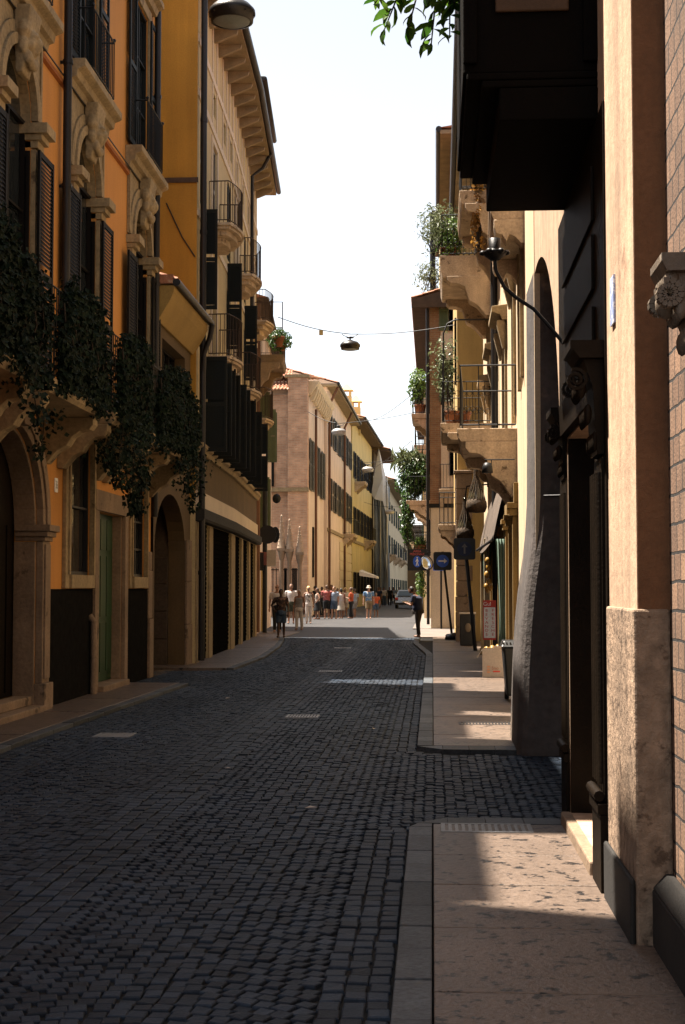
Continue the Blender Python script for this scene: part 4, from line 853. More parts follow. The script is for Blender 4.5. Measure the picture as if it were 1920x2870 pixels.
# L6a: brick end of the church house facing the viewer, pink wall along the street
L6 = thing('brick_church_house', 'brick walled church house with a pink street front and a modillion cornice', 'building', (-6.2, 72, 0))
PINKBR = brickmat('pale_red_brick', (.52, .30, .18), (.40, .22, .13), (.44, .32, .22), .30, .085, 'x')
mb = MB(); mb.box(-16, -6.19, 70.5, 81, 0, 12.0); mb.build('wall', PINKW, L6)
mb = MB(); mb.box(-16, -8.35, 70.3, 70.49, 0, 6.4); mb.box(-16, -8.9, 70.30, 70.49, 6.4, 11.2); mb.build('recess_wall', BRICKX, L6)
mb = MB(); mb.box(-8.33, -7.15, 70.2, 70.49, 0, 11.3); mb.build('end_wall', PINKBR, L6)
mb = MB(); mb.box(-7.14, -6.16, 69.9, 70.6, 0, 12.1); mb.build('corner_pier', PINKBR, L6)
MB().box(-7.3, -6.08, 69.82, 70.7, 12.1, 12.25).build('pier_cap', LSTONE, L6)
MB().box(-9, -6.10, 69.78, 70.15, 6.42, 6.62).build('belt', LSTONE, L6)
G6 = Fr((-12, 70.18), (-6, 70.18), 'L')
window(Fr((-8.8, 70.19), (-6, 70.19), 'L'), L6, .55, 1.15, 6.8, 9.1, BROWNSHUT, -.03, rise=.3, shut=BROWNSHUT, lw=.35, side='far') if False else None
mb = MB(); mb.box(-8.25, -7.85, 70.12, 70.19, 6.7, 9.0); mb.prof_n = mb.prof_n; mb.build('dark_window', BROWNSHUT, L6)
tile_roof(MB(), (-9.4, 69.7, 11.5), (-7.1, 69.7, 11.5), (0, 2.2, 1.3), 7, .17, .035).build('pent_roof', TILE, L6)
F6 = Fr((-6.19, 70.6), (-6.10, 81), 'L')
MB(F6).prof_s([(.002, 11.3), (.12, 11.35), (.5, 11.9), (.55, 12.02), (.002, 12.02)], 0, 10.4).build('cornice', CREAM, L6)
for i in range(11): MB(F6).prof_s([(.12, 11.05), (.25, 11.1), (.42, 11.5), (.46, 11.75), (.12, 11.4)], .3+i*.93, .55+i*.93).build('modillion', CREAM, L6)
for c in (1.5, 5.0, 8.3): window(F6, L6, c-.55, c+.55, 6.6, 9.2, GREYSHUT, -.03, shut=GREYSHUT, slat=.09)
for c in (2.6, 4.3): window(F6, L6, c-.2, c+.2, 2.2, 4.8, BROWNSHUT, -.03)
for s_, r in ((3.3, .07),): MB(F6).tube([(s_, .1, 11.0), (s_, .1, .2)], r, 8).build('downpipe', COPPER2, L6)
tile_roof(MB(), (-16, 70.2, 12.2), (-6.0, 70.2, 12.2), (0, 9, 1.2), 12, .3, .06).build('roof', TILE, L6)
# gothic gate with pinnacles
GATEST = surf('gate_limestone', (.30, .22, .155), var=.2, scale=3)
gt = thing('gothic_gate', 'pale stone gothic gate with three pinnacles in front of the brick wall', 'gate', (-7.5, 67.5, 0))
for x, zb, top in ((-7.18, 3.55, 5.15), (-6.80, 3.5, 4.95), (-6.31, 3.35, 4.6)):
    mb = MB(); mb.box(x-.16, x+.16, 67.3, 67.62, 0, .4); mb.tube([(x, 67.46, .4), (x, 67.46, zb-.55)], .10, 10); mb.lathe([(.10, zb-.55), (.12, zb-.5), (.19, zb-.2), (.19, zb-.12)], (x, 67.46, 0), 8); mb.box(x-.2, x+.2, 67.26, 67.66, zb-.12, zb)
    mb.build('column', PINKSTONE, gt)
    m2 = MB(); m2.lathe([(.21, zb+.003), (.19, zb+.1), (.03, top-.12), (.055, top-.06), (.02, top), (0, top)], (x, 67.46, 0), 6)
    for j in range(7):
        z = zb+.15+(top-zb-.3)*j/7; r = .19*(top-z)/(top-zb)+.015
        for a in range(4): q = a*math.pi/2+math.pi/4; m2.ball((x+r*math.cos(q), 67.46+r*math.sin(q), z), .03, .03, .035, 6, 4)
    m2.build('pinnacle', GATEST, gt)
for x0, x1 in ((-7.05, -6.93), (-6.68, -6.43), (-8.3, -7.35)):
    mb = MB()
    for i in range(6): t = x0+(x1-x0)*(i+.5)/6; mb.box(t-.018, t+.018, 67.44, 67.48, .05, 2.6)
    for z in (.1, 1.3, 2.5): mb.box(x0-.04, x1+.04, 67.43, 67.49, z, z+.05)
    mb.build('grille', BROWNSHUT, gt)
MB().box(-8.5, -6.0, 67.2, 67.7, -.08, .06).build('base', PINKSTONE, gt)
def far_house(name, label, y0, y1, x0, x1, h, wm, em, shm, floors, pitch, over=.55, w=.5, bals=(), roofm=None, rise=1.2, frame=None):
    r = thing(name, label, 'building', (x0, y0, 0)); F = Fr((x0, y0), (x1, y1), 'L')
    MB(F).box(0, F.len, -9, 0, 0, h).build('wall', wm, r)
    MB(F).box(-.3, F.len, -3, over, h+.002, h+.14).build('eave', em, r); MB(F).tube([(-.3, over+.06, h+.16), (F.len, over+.06, h+.16)], .09, 8).build('gutter', COPPER, r)
    tile_roof(MB(), F(-.3, over+.05, h+.2), F(F.len, over+.05, h+.2), F(0, -5, h+rise+.8)-F(0, over+.05, h+.2), 8, .3, .06).build('roof', TILE, r)
    MB(F).prof_s([(over, h+.15), (-5, h+rise+.7), (-9, h+.15)], -.28, F.len-.01).build('gable', wm, r)
    s = pitch*.55
    while s < F.len-.6:
        for k, z in enumerate(floors):
            window(F, r, s-w, s+w, z, z+(1.9 if k or z > 3 else 1.6), frame or BROWNSHUT, -.03, shut=shm, slat=.11)
        s += pitch
    for a, b, z in bals: balcony(F, r, a, b, z, .8, 1.0, .2, CONC, IRON, .16, bh=.6)
    MB(F).box(0, F.len, .002, .10, 4.9, 5.1).build('string_course', LSTONE, r)
    return r, F
r, F = far_house('pink_house', 'pink gabled house with a high eave behind the church house', 81.05, 101, -6.02, -5.78, 13.2, PINKW, EAVEWOOD, GREYSHUT, (6.2, 10.0), 3.4, .62, .55, ((12, 15.5, 5.2),), rise=1.0)
for s_ in (.1, 12): MB(F).tube([(s_, .62, 13.2), (s_+.2, .12, 12.2), (s_+.2, .12, .3)], .08, 8).build('downpipe', COPPER2, r)
mb = MB(F)
for j in range(7):
    for i in range(9): mb.box(9.2+i*1.2, 10.35+i*1.2, .002, .05, .3+j*.62, .88+j*.62)
mb.build('rusticated_base', CREAM, r, bevel=.02)
r, F = far_house('yellow_gallery_house', 'yellow house with two chimneys and a roof terrace on the left', 101.1, 121, -5.7, -5.15, 13.6, YELLOWW, DARKEAVE, BROWNSHUT, (1.2, 5.6, 9.6), 3.2, .9, .5, ((2, 4.4, 9.4), (11, 14, 5.4)))
for x, y, z, w in ((-6.25, 104, 13.75, .34), (-5.75, 107, 13.3, .34)):
    c = MB(); c.box(x-w, x+w, y-.4, y+.4, 13.2, z+2.0)
    for dx in (-w+.1, w-.1): c.box(x+dx-.08, x+dx+.08, y-.35, y+.35, z+2.003, z+2.4)
    c.prof_n = None; c.hexa([(x-w-.14, y-.5, z+2.4), (x+w+.14, y-.5, z+2.4), (x+w+.14, y+.5, z+2.4), (x-w-.14, y+.5, z+2.4), (x-.06, y-.1, z+2.9), (x+.06, y-.1, z+2.9), (x+.06, y+.1, z+2.9), (x-.06, y+.1, z+2.9)]); c.build('chimney', YELLOWW, r)
r, F = far_house('dark_eaved_house', 'brown house with a deep dark eave behind scaffolding netting', 121.3, 133, -5.0, -4.6, 13.3, SANDDARK, DARKEAVE, BROWNSHUT, (1.4, 5.4, 9.2), 3.3, 1.35)
r, F = far_house('cream_street_end_house', 'long cream house at the end of the street with rows of dark shutters', 133.2, 205, -4.45, -3.6, 11.6, CREAM, EAVEWOOD, TEALSHUT, (1.0, 5.0, 8.4), 6.2, .9, .5, ((6, 10, 4.9), (20, 26, 4.9), (36, 44, 4.9)))
r = thing('closing_house', 'ochre house closing the view at the far end of the street', 'building', (-1, 208, 0)); MB().box(-14, 16, 208, 220, 0, 10.5).build('wall', SANDDARK, r)
Fz = Fr((-6, 207.98), (6, 207.98), 'L')
for s_ in (2.6, 4.6, 6.6): window(Fz, r, s_-.5, s_+.5, 4.5, 6.5, BROWNSHUT, -.03, shut=TEALSHUT, slat=.15)
MB().box(-14.4, 16.4, 207.4, 220, 10.502, 10.8).build('eave', DARKEAVE, r)
# scaffolding with white netting
sc = thing('scaffolding', 'scaffolding wrapped in pale netting in front of the brown house', 'scaffolding', (-4.2, 123, 0))
NET = surf('grey_blue_netting', (.18, .20, .225), rough=.9, var=.3, scale=.8, streak=.5, bump=.3); NETW = surf('white_sheet', (.55, .53, .52), rough=.9, var=.12, scale=1)
mb = MB(); n = 14
for i in range(n):
    for j in range(10):
        P = lambda a, b: (-4.95+a*1.05 + .06*math.sin(b*9+a*7), 121.0+.10*math.sin(a*19+b*4), .3+b*10.4)
        a0, a1, b0, b1 = i/n, (i+1)/n, j/10, (j+1)/10; mb.quad(P(a0, b0), P(a1, b0), P(a1, b1), P(a0, b1))
for i in range(10):
    for j in range(10):
        P = lambda a, b: (-3.9+.06*math.sin(b*8), 121.0+a*8, .3+b*10.4); a0, a1, b0, b1 = i/10, (i+1)/10, j/10, (j+1)/10; mb.quad(P(a0, b0), P(a1, b0), P(a1, b1), P(a0, b1))
mb.build('netting', NET, sc)
mb = MB(); mb.add([(-5.2, 120.9, 9.6), (-4.2, 120.8, 9.0), (-3.7, 120.9, 7.0), (-4.55, 120.9, 13.6), (-3.75, 121.2, 10.2), (-4.9, 120.7, 9.2), (-4.2, 120.5, 11.0)], [(0, 5, 3), (5, 1, 6, 3), (1, 4, 6), (6, 4, 3), (1, 2, 4)]); mb.build('white_sheet', NETW, sc)
for x in (-5.0, -4.4, -3.85): MB().tube([(x, 120.95, 0), (x, 120.95, 11.2)], .05, 6).build('pole', STEEL, sc)
# the far left-hand side stands beyond the open square: push it out along the lines of sight it was measured on
KF = 1.163
for o in [L6, gt, sc] + [q for q in COL.objects if q.parent is None and q.name in ('pink_house', 'yellow_gallery_house', 'dark_eaved_house', 'cream_street_end_house', 'closing_house')]:
    o.location = Vector((0, 0, EYE)) + KF*(Vector(o.location)-Vector((0, 0, EYE))); o.scale = (KF, KF, KF)
# ------------------------------------------------------------------ street lamps on wires
def hang_lamp(x, y, z, d, yl, yr, label, pale=False, tag_x=None):
    r = thing('hanging_lamp', label, 'street lamp', (x, y, z), 'street lamps hung on wires across the street')
    mb = MB(); k = d/2
    mb.lathe([(0, .30*d), (.10*d, .30*d), (.16*d, .27*d), (.38*d, .20*d), (.49*d, .08*d), (.5*d, 0), (.46*d, -.05*d), (.45*d, -.16*d), (.40*d, -.17*d)], (x, y, z), 24)
    for a in range(8): q = a*math.pi/4; mb.ball((x+.47*d*math.cos(q), y+.47*d*math.sin(q), z-.03*d), .025*d)
    mb.build('shade', PALELAMP if pale else LAMPM, r)
    MB().lathe([(.44*d, -.13*d), (.32*d, -.19*d), (0, -.21*d)], (x, y, z), 24).build('diffuser', surf('dusty_lamp_glass', (.16, .17, .16), rough=.3) if 'dusty_lamp_glass' not in MATS else MATS['dusty_lamp_glass'], r)
    mb = MB(); mb.lathe([(0, .48*d), (.16*d, .45*d), (.20*d, .41*d), (.04*d, .38*d), (.035*d, .30*d)], (x, y, z), 12)
    for sg in (-1, 1): mb.tube([(x+sg*.1*d, y, z+.45*d), (x+sg*.3*d, y, z+.52*d), (x+sg*.4*d, y, z+.60*d)], .018*d, 6)
    mb.build('hanger', IRON, r)
    zz = z+.6*d; wz = lambda t: zz
    L, R_ = Vector(yl), Vector(yr); mid = Vector((x, y, zz)); P = []
    for A, B in ((L, mid), (mid, R_)):
        for i in range(9): t = i/8; p = A.lerp(B, t); p.z -= .10*math.sin(math.pi*t); P.append(p)
    MB().tube(P, .014, 5).build('wire', IRON, r)
    if tag_x is not None:
        p = L.lerp(mid, tag_x); MB().box(p.x-.07, p.x+.07, p.y-.01, p.y+.01, p.z-.28, p.z-.10).build('tag', YELLOWW, r)
    return r
LAMPM = surf('dark_lamp_metal', (.020, .017, .016), rough=.4, metal=.5, spec=.5); PALELAMP = surf('grey_lamp_metal', (.26, .25, .24), rough=.4, metal=.2)
hang_lamp(-2.95, 20.6, 10.2, .70, (-5.2, 20.6, 10.6), (.9, 20.6, 11.0), 'large dark street lamp at the top of the photo, cut by its edge')
hang_lamp(-2.80, 48.4, 9.96, .70, (-5.3, 48.4, 11.0), (.75, 46.5, 10.3), 'dark street lamp on a wire between the plant balcony and the right-hand houses', tag_x=.6)
hang_lamp(-4.55, 69.0, 9.25, .72, (-6.15, 70, 10.4), (.0, 66, 10.0), 'pale topped street lamp before the pink wall', True)
hang_lamp(-3.95, 87.0, 8.9, .74, (-5.9, 87, 9.9), (-.3, 84, 9.6), 'pale topped street lamp before the yellow house', True)
hang_lamp(-3.3, 110.0, 7.5, .74, (-5.3, 110, 8.3), (-.6, 110, 8.1), 'small street lamp far away before the cream house', True)
for p, q, zs in (((-5.3, 110, 14.6), (-.9, 62, 10.1), .3), ((-5.6, 100, 9.4), (-.9, 64, 8.3), .2), ((-4.2, 125, 10.6), (-.9, 66, 7.3), .2)):
    A, B = Vector(p), Vector(q); P = []
    for i in range(11): v = A.lerp(B, i/10); v.z -= zs*math.sin(math.pi*i/10); P.append(v)
    MB().tube(P, .016, 4).build('overhead_wire', IRON, label={.3: 'thin overhead wire from the chimney house across to the right side'}.get(zs) or ('lower overhead wire crossing the sky to the right-hand balcony' if p[1] == 100 else 'overhead wire rising right from the white sheet'), cat='wire')
# ------------------------------------------------------------------ signs and posts
def disc(mb, x, y, z, r, t=.02, k=24, y2=None, rx=None):
    n = k; v = [(x+(rx or r)*math.cos(2*math.pi*i/n), y, z+r*math.sin(2*math.pi*i/n)) for i in range(n)] + [(x+(rx or r)*math.cos(2*math.pi*i/n), y+t, z+r*math.sin(2*math.pi*i/n)) for i in range(n)]
    return mb.add(v, [tuple(range(n-1, -1, -1)), tuple(range(n, 2*n))] + [(i, (i+1) % n, n+(i+1) % n, n+i) for i in range(n)])
def rrect(mb, x0, x1, z0, z1, y0, y1, r):
    P = []
    for cx, cz, a0 in ((x1-r, z1-r, 0), (x0+r, z1-r, 90), (x0+r, z0+r, 180), (x1-r, z0+r, 270)):
        for i in range(5): a = RAD(a0+i*22.5); P.append((cx+r*math.cos(a), cz+r*math.sin(a)))
    return mb.extrude(P, lambda a, b: (a, y0, b), lambda a, b: (a, y1, b))
DIMBLUE = surf('shaded_blue_paint', (.006, .014, .05), rough=.5, bump=0); DIMWHITE = surf('shaded_white_paint', (.16, .15, .14), rough=.6, bump=0)  # darker copies of the sign paints, shade put into the colour
def arrow_sign(x, y, z, w, rotdeg, label, lean=0, base=None, r=.04, k='arrow_sign', right=True):
    bx, by = base
    root = thing(k, label, 'road sign', (bx, by, .04))
    MB().tube([(bx, by, .04), (x, y+.05, z+w*.52)], r, 10).build('post', IRON, root)
    mb = MB(); rrect(mb, x-w/2, x+w/2, z-w/2, z+w/2, y-.02, y+.01, .06); pl = mb.build('panel', BLACKP, root)
    R_ = w*.315; mb = MB(); disc(mb, x, y-.026, z, R_, .004); disc(mb, x, y-.024, z, R_*1.08, .003); mb.f = mb.f; mb.build('blue_disc', BLUEP if rotdeg == 0 else DIMBLUE, pl)
    a = RAD(rotdeg); c, s_ = math.cos(a), math.sin(a); T = lambda u, v: (x+(u*c-v*s_)*R_, y-.030, z+(u*s_+v*c)*R_)
    mb = MB(); mb.add([T(-.72, .13), (T(-.72, -.13)), T(.25, -.13), T(.25, -.45), T(.8, 0), T(.25, .45), T(.25, .13)], [tuple(range(7))]); mb.build('arrow', WHITEP if rotdeg == 0 else DIMWHITE, pl)
    return root
arrow_sign(.28+.04, 45.3, 2.52, .58, 0, 'black square sign with a white arrow pointing right on a leaning post', base=(.62, 45.4))
arrow_sign(.83, 37.0, 2.68, .56, 90, 'black square sign with a white arrow pointing up, in shade above the rubbish bin', base=(1.10, 37.1), r=.05)
pr = thing('blue_sign_post', 'small blue sign on a thin upright post against the pale end wall', 'road sign', (.34, 56.9, .04))
MB().tube([(.34, 56.9, .04), (.34, 56.9, 2.75)], .04, 8).build('post', IRON, pr); mb = MB(); rrect(mb, .02, .46, 2.35, 2.62, 56.83, 56.86, .03); pl = mb.build('panel', BLUEP, pr)
mb = MB(); mb.box(.06, .15, 56.824, 56.829, 2.47, 2.55); mb.build('mark', WHITEP, pl)
ap = thing('pedestrian_sign', 'black sign reading AREA PEDONALE with a blue walking figure', 'road sign', (-.3, 57.2, 2.4))
mb = MB(); rrect(mb, -1.0, -.22, 2.36, 3.22, 57.15, 57.19, .02); pl = mb.build('panel', BLACKP, ap)
MB().tube([(-.25, 57.25, 2.5), (-.08, 57.4, 2.5)], .03, 6).tube([(-.25, 57.25, 3.1), (-.08, 57.4, 3.1)], .03, 6).build('bracket', IRON, ap)
RL = surf('red_sign_letters', (.50, .10, .10), bump=0); MB().text('AREA', .13, lambda x, y: (-.61+x, 57.145, 3.13+y)).build('lettering', RL, pl); MB().text('PEDONALE', .13, lambda x, y: (-.61+x*.9, 57.145, 3.015+y)).build('lettering', RL, pl)
mb = MB(); disc(mb, -.61, 57.143, 2.72, .23, .004, rx=.17); mb.build('blue_disc', BLUEP, pl)
mb = MB(); T = lambda u, v: (-.61+u*.17, 57.138, 2.72+v*.23)
disc(mb, -.61, 57.137, 2.72+.15, .028, .003)
mb.add([T(-.12, .45), T(.12, .45), T(.35, -.02), T(.25, -.06), T(.1, .25), T(.1, -.05), T(.32, -.75), T(.15, -.75), T(0, -.2), T(-.2, -.75), T(-.38, -.75), T(-.12, -.05), T(-.1, .2), T(-.32, -.08), T(-.4, .0)], [tuple(range(15))]); mb.build('walking_figure', WHITEP, pl)
mr = thing('traffic_mirror', 'round convex traffic mirror on the drainpipe beside the pedestrian sign', 'mirror', (-.1, 56.9, 2.3))
rot = Matrix.Rotation(RAD(35), 3, 'Z') @ Matrix.Rotation(RAD(-12), 3, 'X')
ax = lambda x, y, h: tuple(rot @ Vector((x, -h, y)))
MB().lathe([(.27, 0), (.25, .02), (.20, .045), (.1, .07), (0, .078)], (-.22, 56.85, 2.66), 24, ax).build('mirror_face', MIRROR, mr); MB().lathe([(0, -.08), (.2, -.06), (.29, -.01), (.30, .01), (.27, .012)], (-.22, 56.85, 2.66), 24, ax).build('mirror_back', COPPER, mr)
MB().tube([(-.1, 57.3, 2.66), (-.2, 56.95, 2.66)], .03, 6).build('bracket', IRON, mr)
ts = thing('traffic_sign_post', 'tall dark post with round signs seen from behind and a pale plate', 'road sign', (-6.15, 52, 0))
MB().tube([(-6.15, 52, 0), (-6.15, 52, 5.65)], .09, 10).build('post', IRON, ts)
mb = MB(); disc(mb, -6.05, 51.86, 3.62, .34, .03); mb.build('round_sign', BLACKP, ts); mb = MB(); disc(mb, -5.78, 52.12, 3.62, .30, .03, rx=.16); mb.build('round_sign', BLACKP, ts)
mb = MB(); rrect(mb, -6.06, -5.72, 2.45, 3.05, 51.84, 51.87, .02); mb.build('plate', surf('pale_grey_plate', (.34, .30, .26)), ts)
mb = MB(); mb.box(-6.32, -6.0, 51.9, 51.93, 2.5, 2.98); mb.build('plate', REDDISH, ts); MB().box(-6.4, -6.18, 51.8, 52.1, 2.3, 2.95).build('signal_box', BLACKP, ts)
MB().ball((-5.72, 52, 4.95), .16, .12, .18, 10, 7).build('lamp_head', IRON, ts)
# ------------------------------------------------------------------ shop things on the right pavement
bn = thing('wheelie_bin', 'black wheeled rubbish bin beside the battered pier', 'rubbish bin', (1.32, 20.9, .045))
mb = MB(); mb.hexa([(1.06, 20.66, .12), (1.40, 20.66, .12), (1.40, 21.15, .12), (1.06, 21.15, .12), (1.01, 20.6, .82), (1.42, 20.6, .82), (1.42, 21.22, .82), (1.01, 21.22, .82)]); mb.build('body', BINP, bn, bevel=.03)
mb = MB(); mb.hexa([(.98, 20.57, .825), (1.44, 20.57, .825), (1.44, 21.25, .825), (.98, 21.25, .825), (1.02, 20.65, .91), (1.41, 20.65, .91), (1.41, 21.2, .91), (1.02, 21.2, .91)])
for i in range(8): mb.box(1.0+i*.05, 1.022+i*.05, 20.60, 20.63, .845, .90)
mb.build('lid', BINP, bn, bevel=.015)
for x in (1.08, 1.37): MB().lathe([(0, -.03), (.09, -.03), (.09, .03), (0, .03)], (x, 21.1, .135), 14, ax=lambda x, y, h: (h, x, y)).build('wheel', BINP, bn)
cbx = thing('cardboard_box', 'open white cardboard box with red print standing on the pavement by the shop', 'cardboard box', (1.13, 26.3, .045))
mb = MB(); P = [(.90, 26.1), (1.37, 26.06), (1.40, 26.5), (.93, 26.52)]
for i in range(4):
    a, b = P[i], P[(i+1) % 4]; d = Vector((b[0]-a[0], b[1]-a[1])).normalized(); nx, ny = -d.y*.008, d.x*.008
    mb.hexa([(a[0], a[1], .05), (b[0], b[1], .05), (b[0]+nx, b[1]+ny, .05), (a[0]+nx, a[1]+ny, .05), (a[0], a[1]-.01, .55), (b[0], b[1]-.01, .57), (b[0]+nx, b[1]+ny-.01, .57), (a[0]+nx, a[1]+ny-.01, .55)])
mb.box(.92, 1.37, 26.12, 26.5, .048, .06); mb.build('carton', CARD, cbx)
MB().hexa([(1.10, 26.075, .56), (1.26, 26.07, .56), (1.26, 26.08, .56), (1.10, 26.085, .56), (1.11, 26.03, .62), (1.24, 26.03, .62), (1.24, 26.04, .62), (1.11, 26.04, .62)]).build('flap', CARD, cbx)
MB().hexa([(.88, 26.12, .54), (.89, 26.12, .54), (.92, 26.5, .54), (.91, 26.5, .54), (.80, 26.12, .40), (.81, 26.12, .40), (.84, 26.5, .40), (.83, 26.5, .40)]).build('flap', CARD, cbx)
BROWNP = surf('brown_print', (.30, .12, .07), bump=0)
mb = MB(); mb.text('Snok', .085, lambda x, y: (1.15+x, 26.072, .215+y)); mb.build('logo', BROWNP, cbx); MB().box(1.09, 1.22, 26.07, 26.074, .145, .17).build('logo_bar', REDP, cbx)
mb = MB()
for x0 in (.985, 1.30):
    for j in range(3): mb.box(x0, x0+.05, 26.07, 26.075 if x0 < 1.2 else 26.072, .13+j*.05, .16+j*.05)
mb.build('handling_marks', surf('faint_orange_print', (.55, .28, .16), bump=0), cbx)
gb = thing('post_bin', 'old dark metal litter bin fixed beside the sign post', 'rubbish bin', (.98, 40.4, .045))
mb = MB(); mb.box(.77, 1.2, 40.3, 40.7, .05, .93); mb.build('body', surf('scuffed_black_metal', (.014, .013, .013), rough=.5, spot=(.3, .26, .2), spot_t=.68, spot_s=5), gb, bevel=.02)
MB().box(.75, 1.22, 40.28, 40.72, .933, .98).build('rim', surf('worn_rim', (.4, .34, .28), rough=.5), gb); MB().ball((.99, 40.29, .55), .09, .012, .13, 10, 6).build('emblem', surf('worn_emblem', (.16, .12, .08), rough=.4), gb)
bag = thing('rubbish_bag', 'small dark rubbish bag slumped at the foot of the leaning sign post', 'rubbish bag', (.62, 44.9, .04))
MB().ball((.60, 44.8, .12), .24, .18, .12, 14, 9, jit=.5).ball((.7, 44.9, .15), .13, .12, .12, 10, 7, jit=.5).build('bag', BINP, bag)
pn = MB(); pn.hexa([(.80, 43.35, .05), (1.02, 43.35, .05), (1.02, 43.45, .05), (.80, 43.45, .05), (.72, 43.5, .70), (1.0, 43.5, .70), (1.0, 43.56, .70), (.72, 43.56, .70)]); pn.build('leaning_board', YELLOWW, label='yellowish board leaning at the quoined corner', cat='board') if False else None
# giant straw flasks over the shop
FL = surf('straw_wicker', (.045, .025, .009), rough=.7, var=.5, scale=14, fine=.4, bump=1, bscale=25); FG = glassmat('flask_glass', (.04, .035, .02), .15)
for x, y, z, k, lab in ((1.02, 33.0, 3.42, 1.0, 'nearer giant straw covered wine flask hanging over the shop'), (.86, 37.6, 2.95, 1.0, 'farther giant straw covered wine flask hanging behind the up arrow sign')):
    r = thing('wine_flask', lab, 'shop decoration', (x, y, z), 'giant wine flasks hanging over the shop')
    MB().lathe([(0, -.02), (.20, 0), (.245, .12), (.235, .24), (.20, .30)], (x, y, z), 18).build('wicker', FL, r)
    MB().lathe([(.20, .30), (.19, .38), (.14, .52), (.075, .66), (.05, .82), (.045, 1.06), (.055, 1.07), (.055, 1.10), (0, 1.10)], (x, y, z), 18).build('bottle', FG, r)
    mb = MB()
    for i in range(16): q = i*math.pi/8; mb.tube([(x+.205*math.cos(q), y+.205*math.sin(q), z+.28), (x+.15*math.cos(q+.3), y+.15*math.sin(q+.3), z+.52), (x+.06*math.cos(q+.5), y+.06*math.sin(q+.5), z+.80), (x+.05*math.cos(q+.5), y+.05*math.sin(q+.5), z+1.0)], .012, 5)
    mb.build('straw_cords', FL, r)
    MB().tube([(x, y, z+1.09), (x+.05, y, z+1.4), (1.48, y, z+1.45)], .02, 6).build('hanger', IRON, r)
# shop front fittings: curtain, red and white drinks board, posts
def curtain(x0, x1, y, z0, z1, mat, label):
    mb = MB(); n = 22
    for i in range(n):
        for j in range(10):
            def P(a, b):
                pin = .5+.5*abs(b-.35)*1.6; c = x0+(x1-x0)*(.5+(a-.5)*min(1, pin)); return (c, y+.05*math.sin(a*26)*min(1, pin), z0+(z1-z0)*b)
            a0, a1, b0, b1 = i/n, (i+1)/n, j/10, (j+1)/10; mb.quad(P(a0, b0), P(a1, b0), P(a1, b1), P(a0, b1))
    mb.sm = [True]*len(mb.sm); return mb.build('curtain', mat, label=label, cat='curtain')
curtain(1.20, 1.42, 27.1, .35, 2.6, surf('pale_green_cloth', (.20, .28, .23), rough=.8, var=.15, scale=4), 'pale green curtain tied back in the shop doorway')
curtain(1.14, 1.38, 33.4, .5, 2.7, surf('dark_green_cloth', (.05, .10, .08), rough=.8, var=.15, scale=4), 'dark green curtain between the two shop bays')
db = thing('drinks_board', 'red and white upright board reading BEVANDE FRESCHE by the shop door', 'sign', (1.13, 29, .05))
mb = MB(); mb.box(1.02, 1.28, 29.0, 29.03, .62, 1.42); bp = mb.build('board', REDP, db); MB().box(1.035, 1.265, 28.994, 28.999, .66, 1.28).build('white_field', WHITEP, bp)
MB().text('\n'.join('BEVANDE'), .098, lambda x, y: (1.09+x, 28.99, .972+y*.82)).build('lettering', REDP, bp); MB().text('\n'.join('FRESCHE'), .098, lambda x, y: (1.215+x, 28.99, .972+y*.82)).build('lettering', REDP, bp)
mb = MB(); mb.text('Gul', .11, lambda x, y: (1.10+x, 28.99, 1.345+y)); mb.build('lettering', WHITEP, bp); MB().box(1.05, 1.06, 29.03, 29.05, .05, .66).box(1.24, 1.25, 29.03, 29.05, .05, .66).build('stand', IRON, db)
pj = thing('goods_stand', 'golden wrapped goods piled on a low stand in front of the shop', 'goods stand', (1.2, 28.2, .05))
GOLD = surf('golden_wrapping', (.24, .13, .025), rough=.4, var=.4, scale=8)
MB().box(.98, 1.42, 27.9, 28.4, .05, .30).build('stand', WOOD, pj)
for i in range(9): MB().ball((1.05+.12*(i % 3), 28.0+.13*(i//3), .40+.03*((i*7) % 3)), .08, .08, .12, 9, 6, jit=.3).build('package', GOLD, pj)
hg = thing('hanging_goods', 'bunch of golden wrapped goods hanging in the shop doorway', 'goods', (1.15, 30, 1.7))
for i, (dx, dz) in enumerate(((0, .5), (.02, .35), (-.02, .2), (.03, .05), (-.03, -.05), (.06, -.08), (0, -.12))): MB().ball((1.15+dx, 30, 1.75+dz), .05, .05, .07, 8, 6, jit=.3).build('package', GOLD, hg)
MB().tube([(1.15, 30, 2.3), (1.15, 30, 2.75)], .006, 4).build('cord', IRON, hg)
for i, (x, y, h, lab) in enumerate(((1.24, 35.2, 2.75, 'wooden awning post nearest the up arrow sign'), (1.18, 31.2, 2.75, 'wooden awning post by the drinks board'))):
    MB().box(x-.06, x+.06, y-.06, y+.06, .05, h).box(x-.09, x+.09, y-.09, y+.09, .05-.002, .2).build('awning_post', EAVEWOOD, label=lab, cat='post', group='wooden posts of the shop awning', bevel=.01)
aw = thing('folded_awning', 'folded cloth awning sagging from the wall above the shop', 'awning', (1.2, 29, 3))
CLOTH = surf('brown_awning_cloth', (.085, .062, .047), rough=.9, var=.3, scale=3, bump=.4)
mb = MB(); n = 12
for i in range(n):
    P = lambda a, b: (1.52-.36*b-.06*math.sin(a*3), 27.5+a*8.0, 3.85-1.25*b**1.5-.15*math.sin(a*math.pi)*b)
    for j in range(5): mb.quad(P(i/n, j/5), P((i+1)/n, j/5), P((i+1)/n, (j+1)/5), P(i/n, (j+1)/5))
mb.sm = [True]*len(mb.sm); mb.build('cloth', CLOTH, aw); MB().tube([(1.16, 27.5, 2.6), (1.10, 35.5, 2.6)], .03, 6).build('front_bar', IRON, aw)
for y in (27.6, 35.4): MB().tube([(1.5, y, 3.3), (1.14, y, 2.6)], .015, 5).build('arm', IRON, aw)
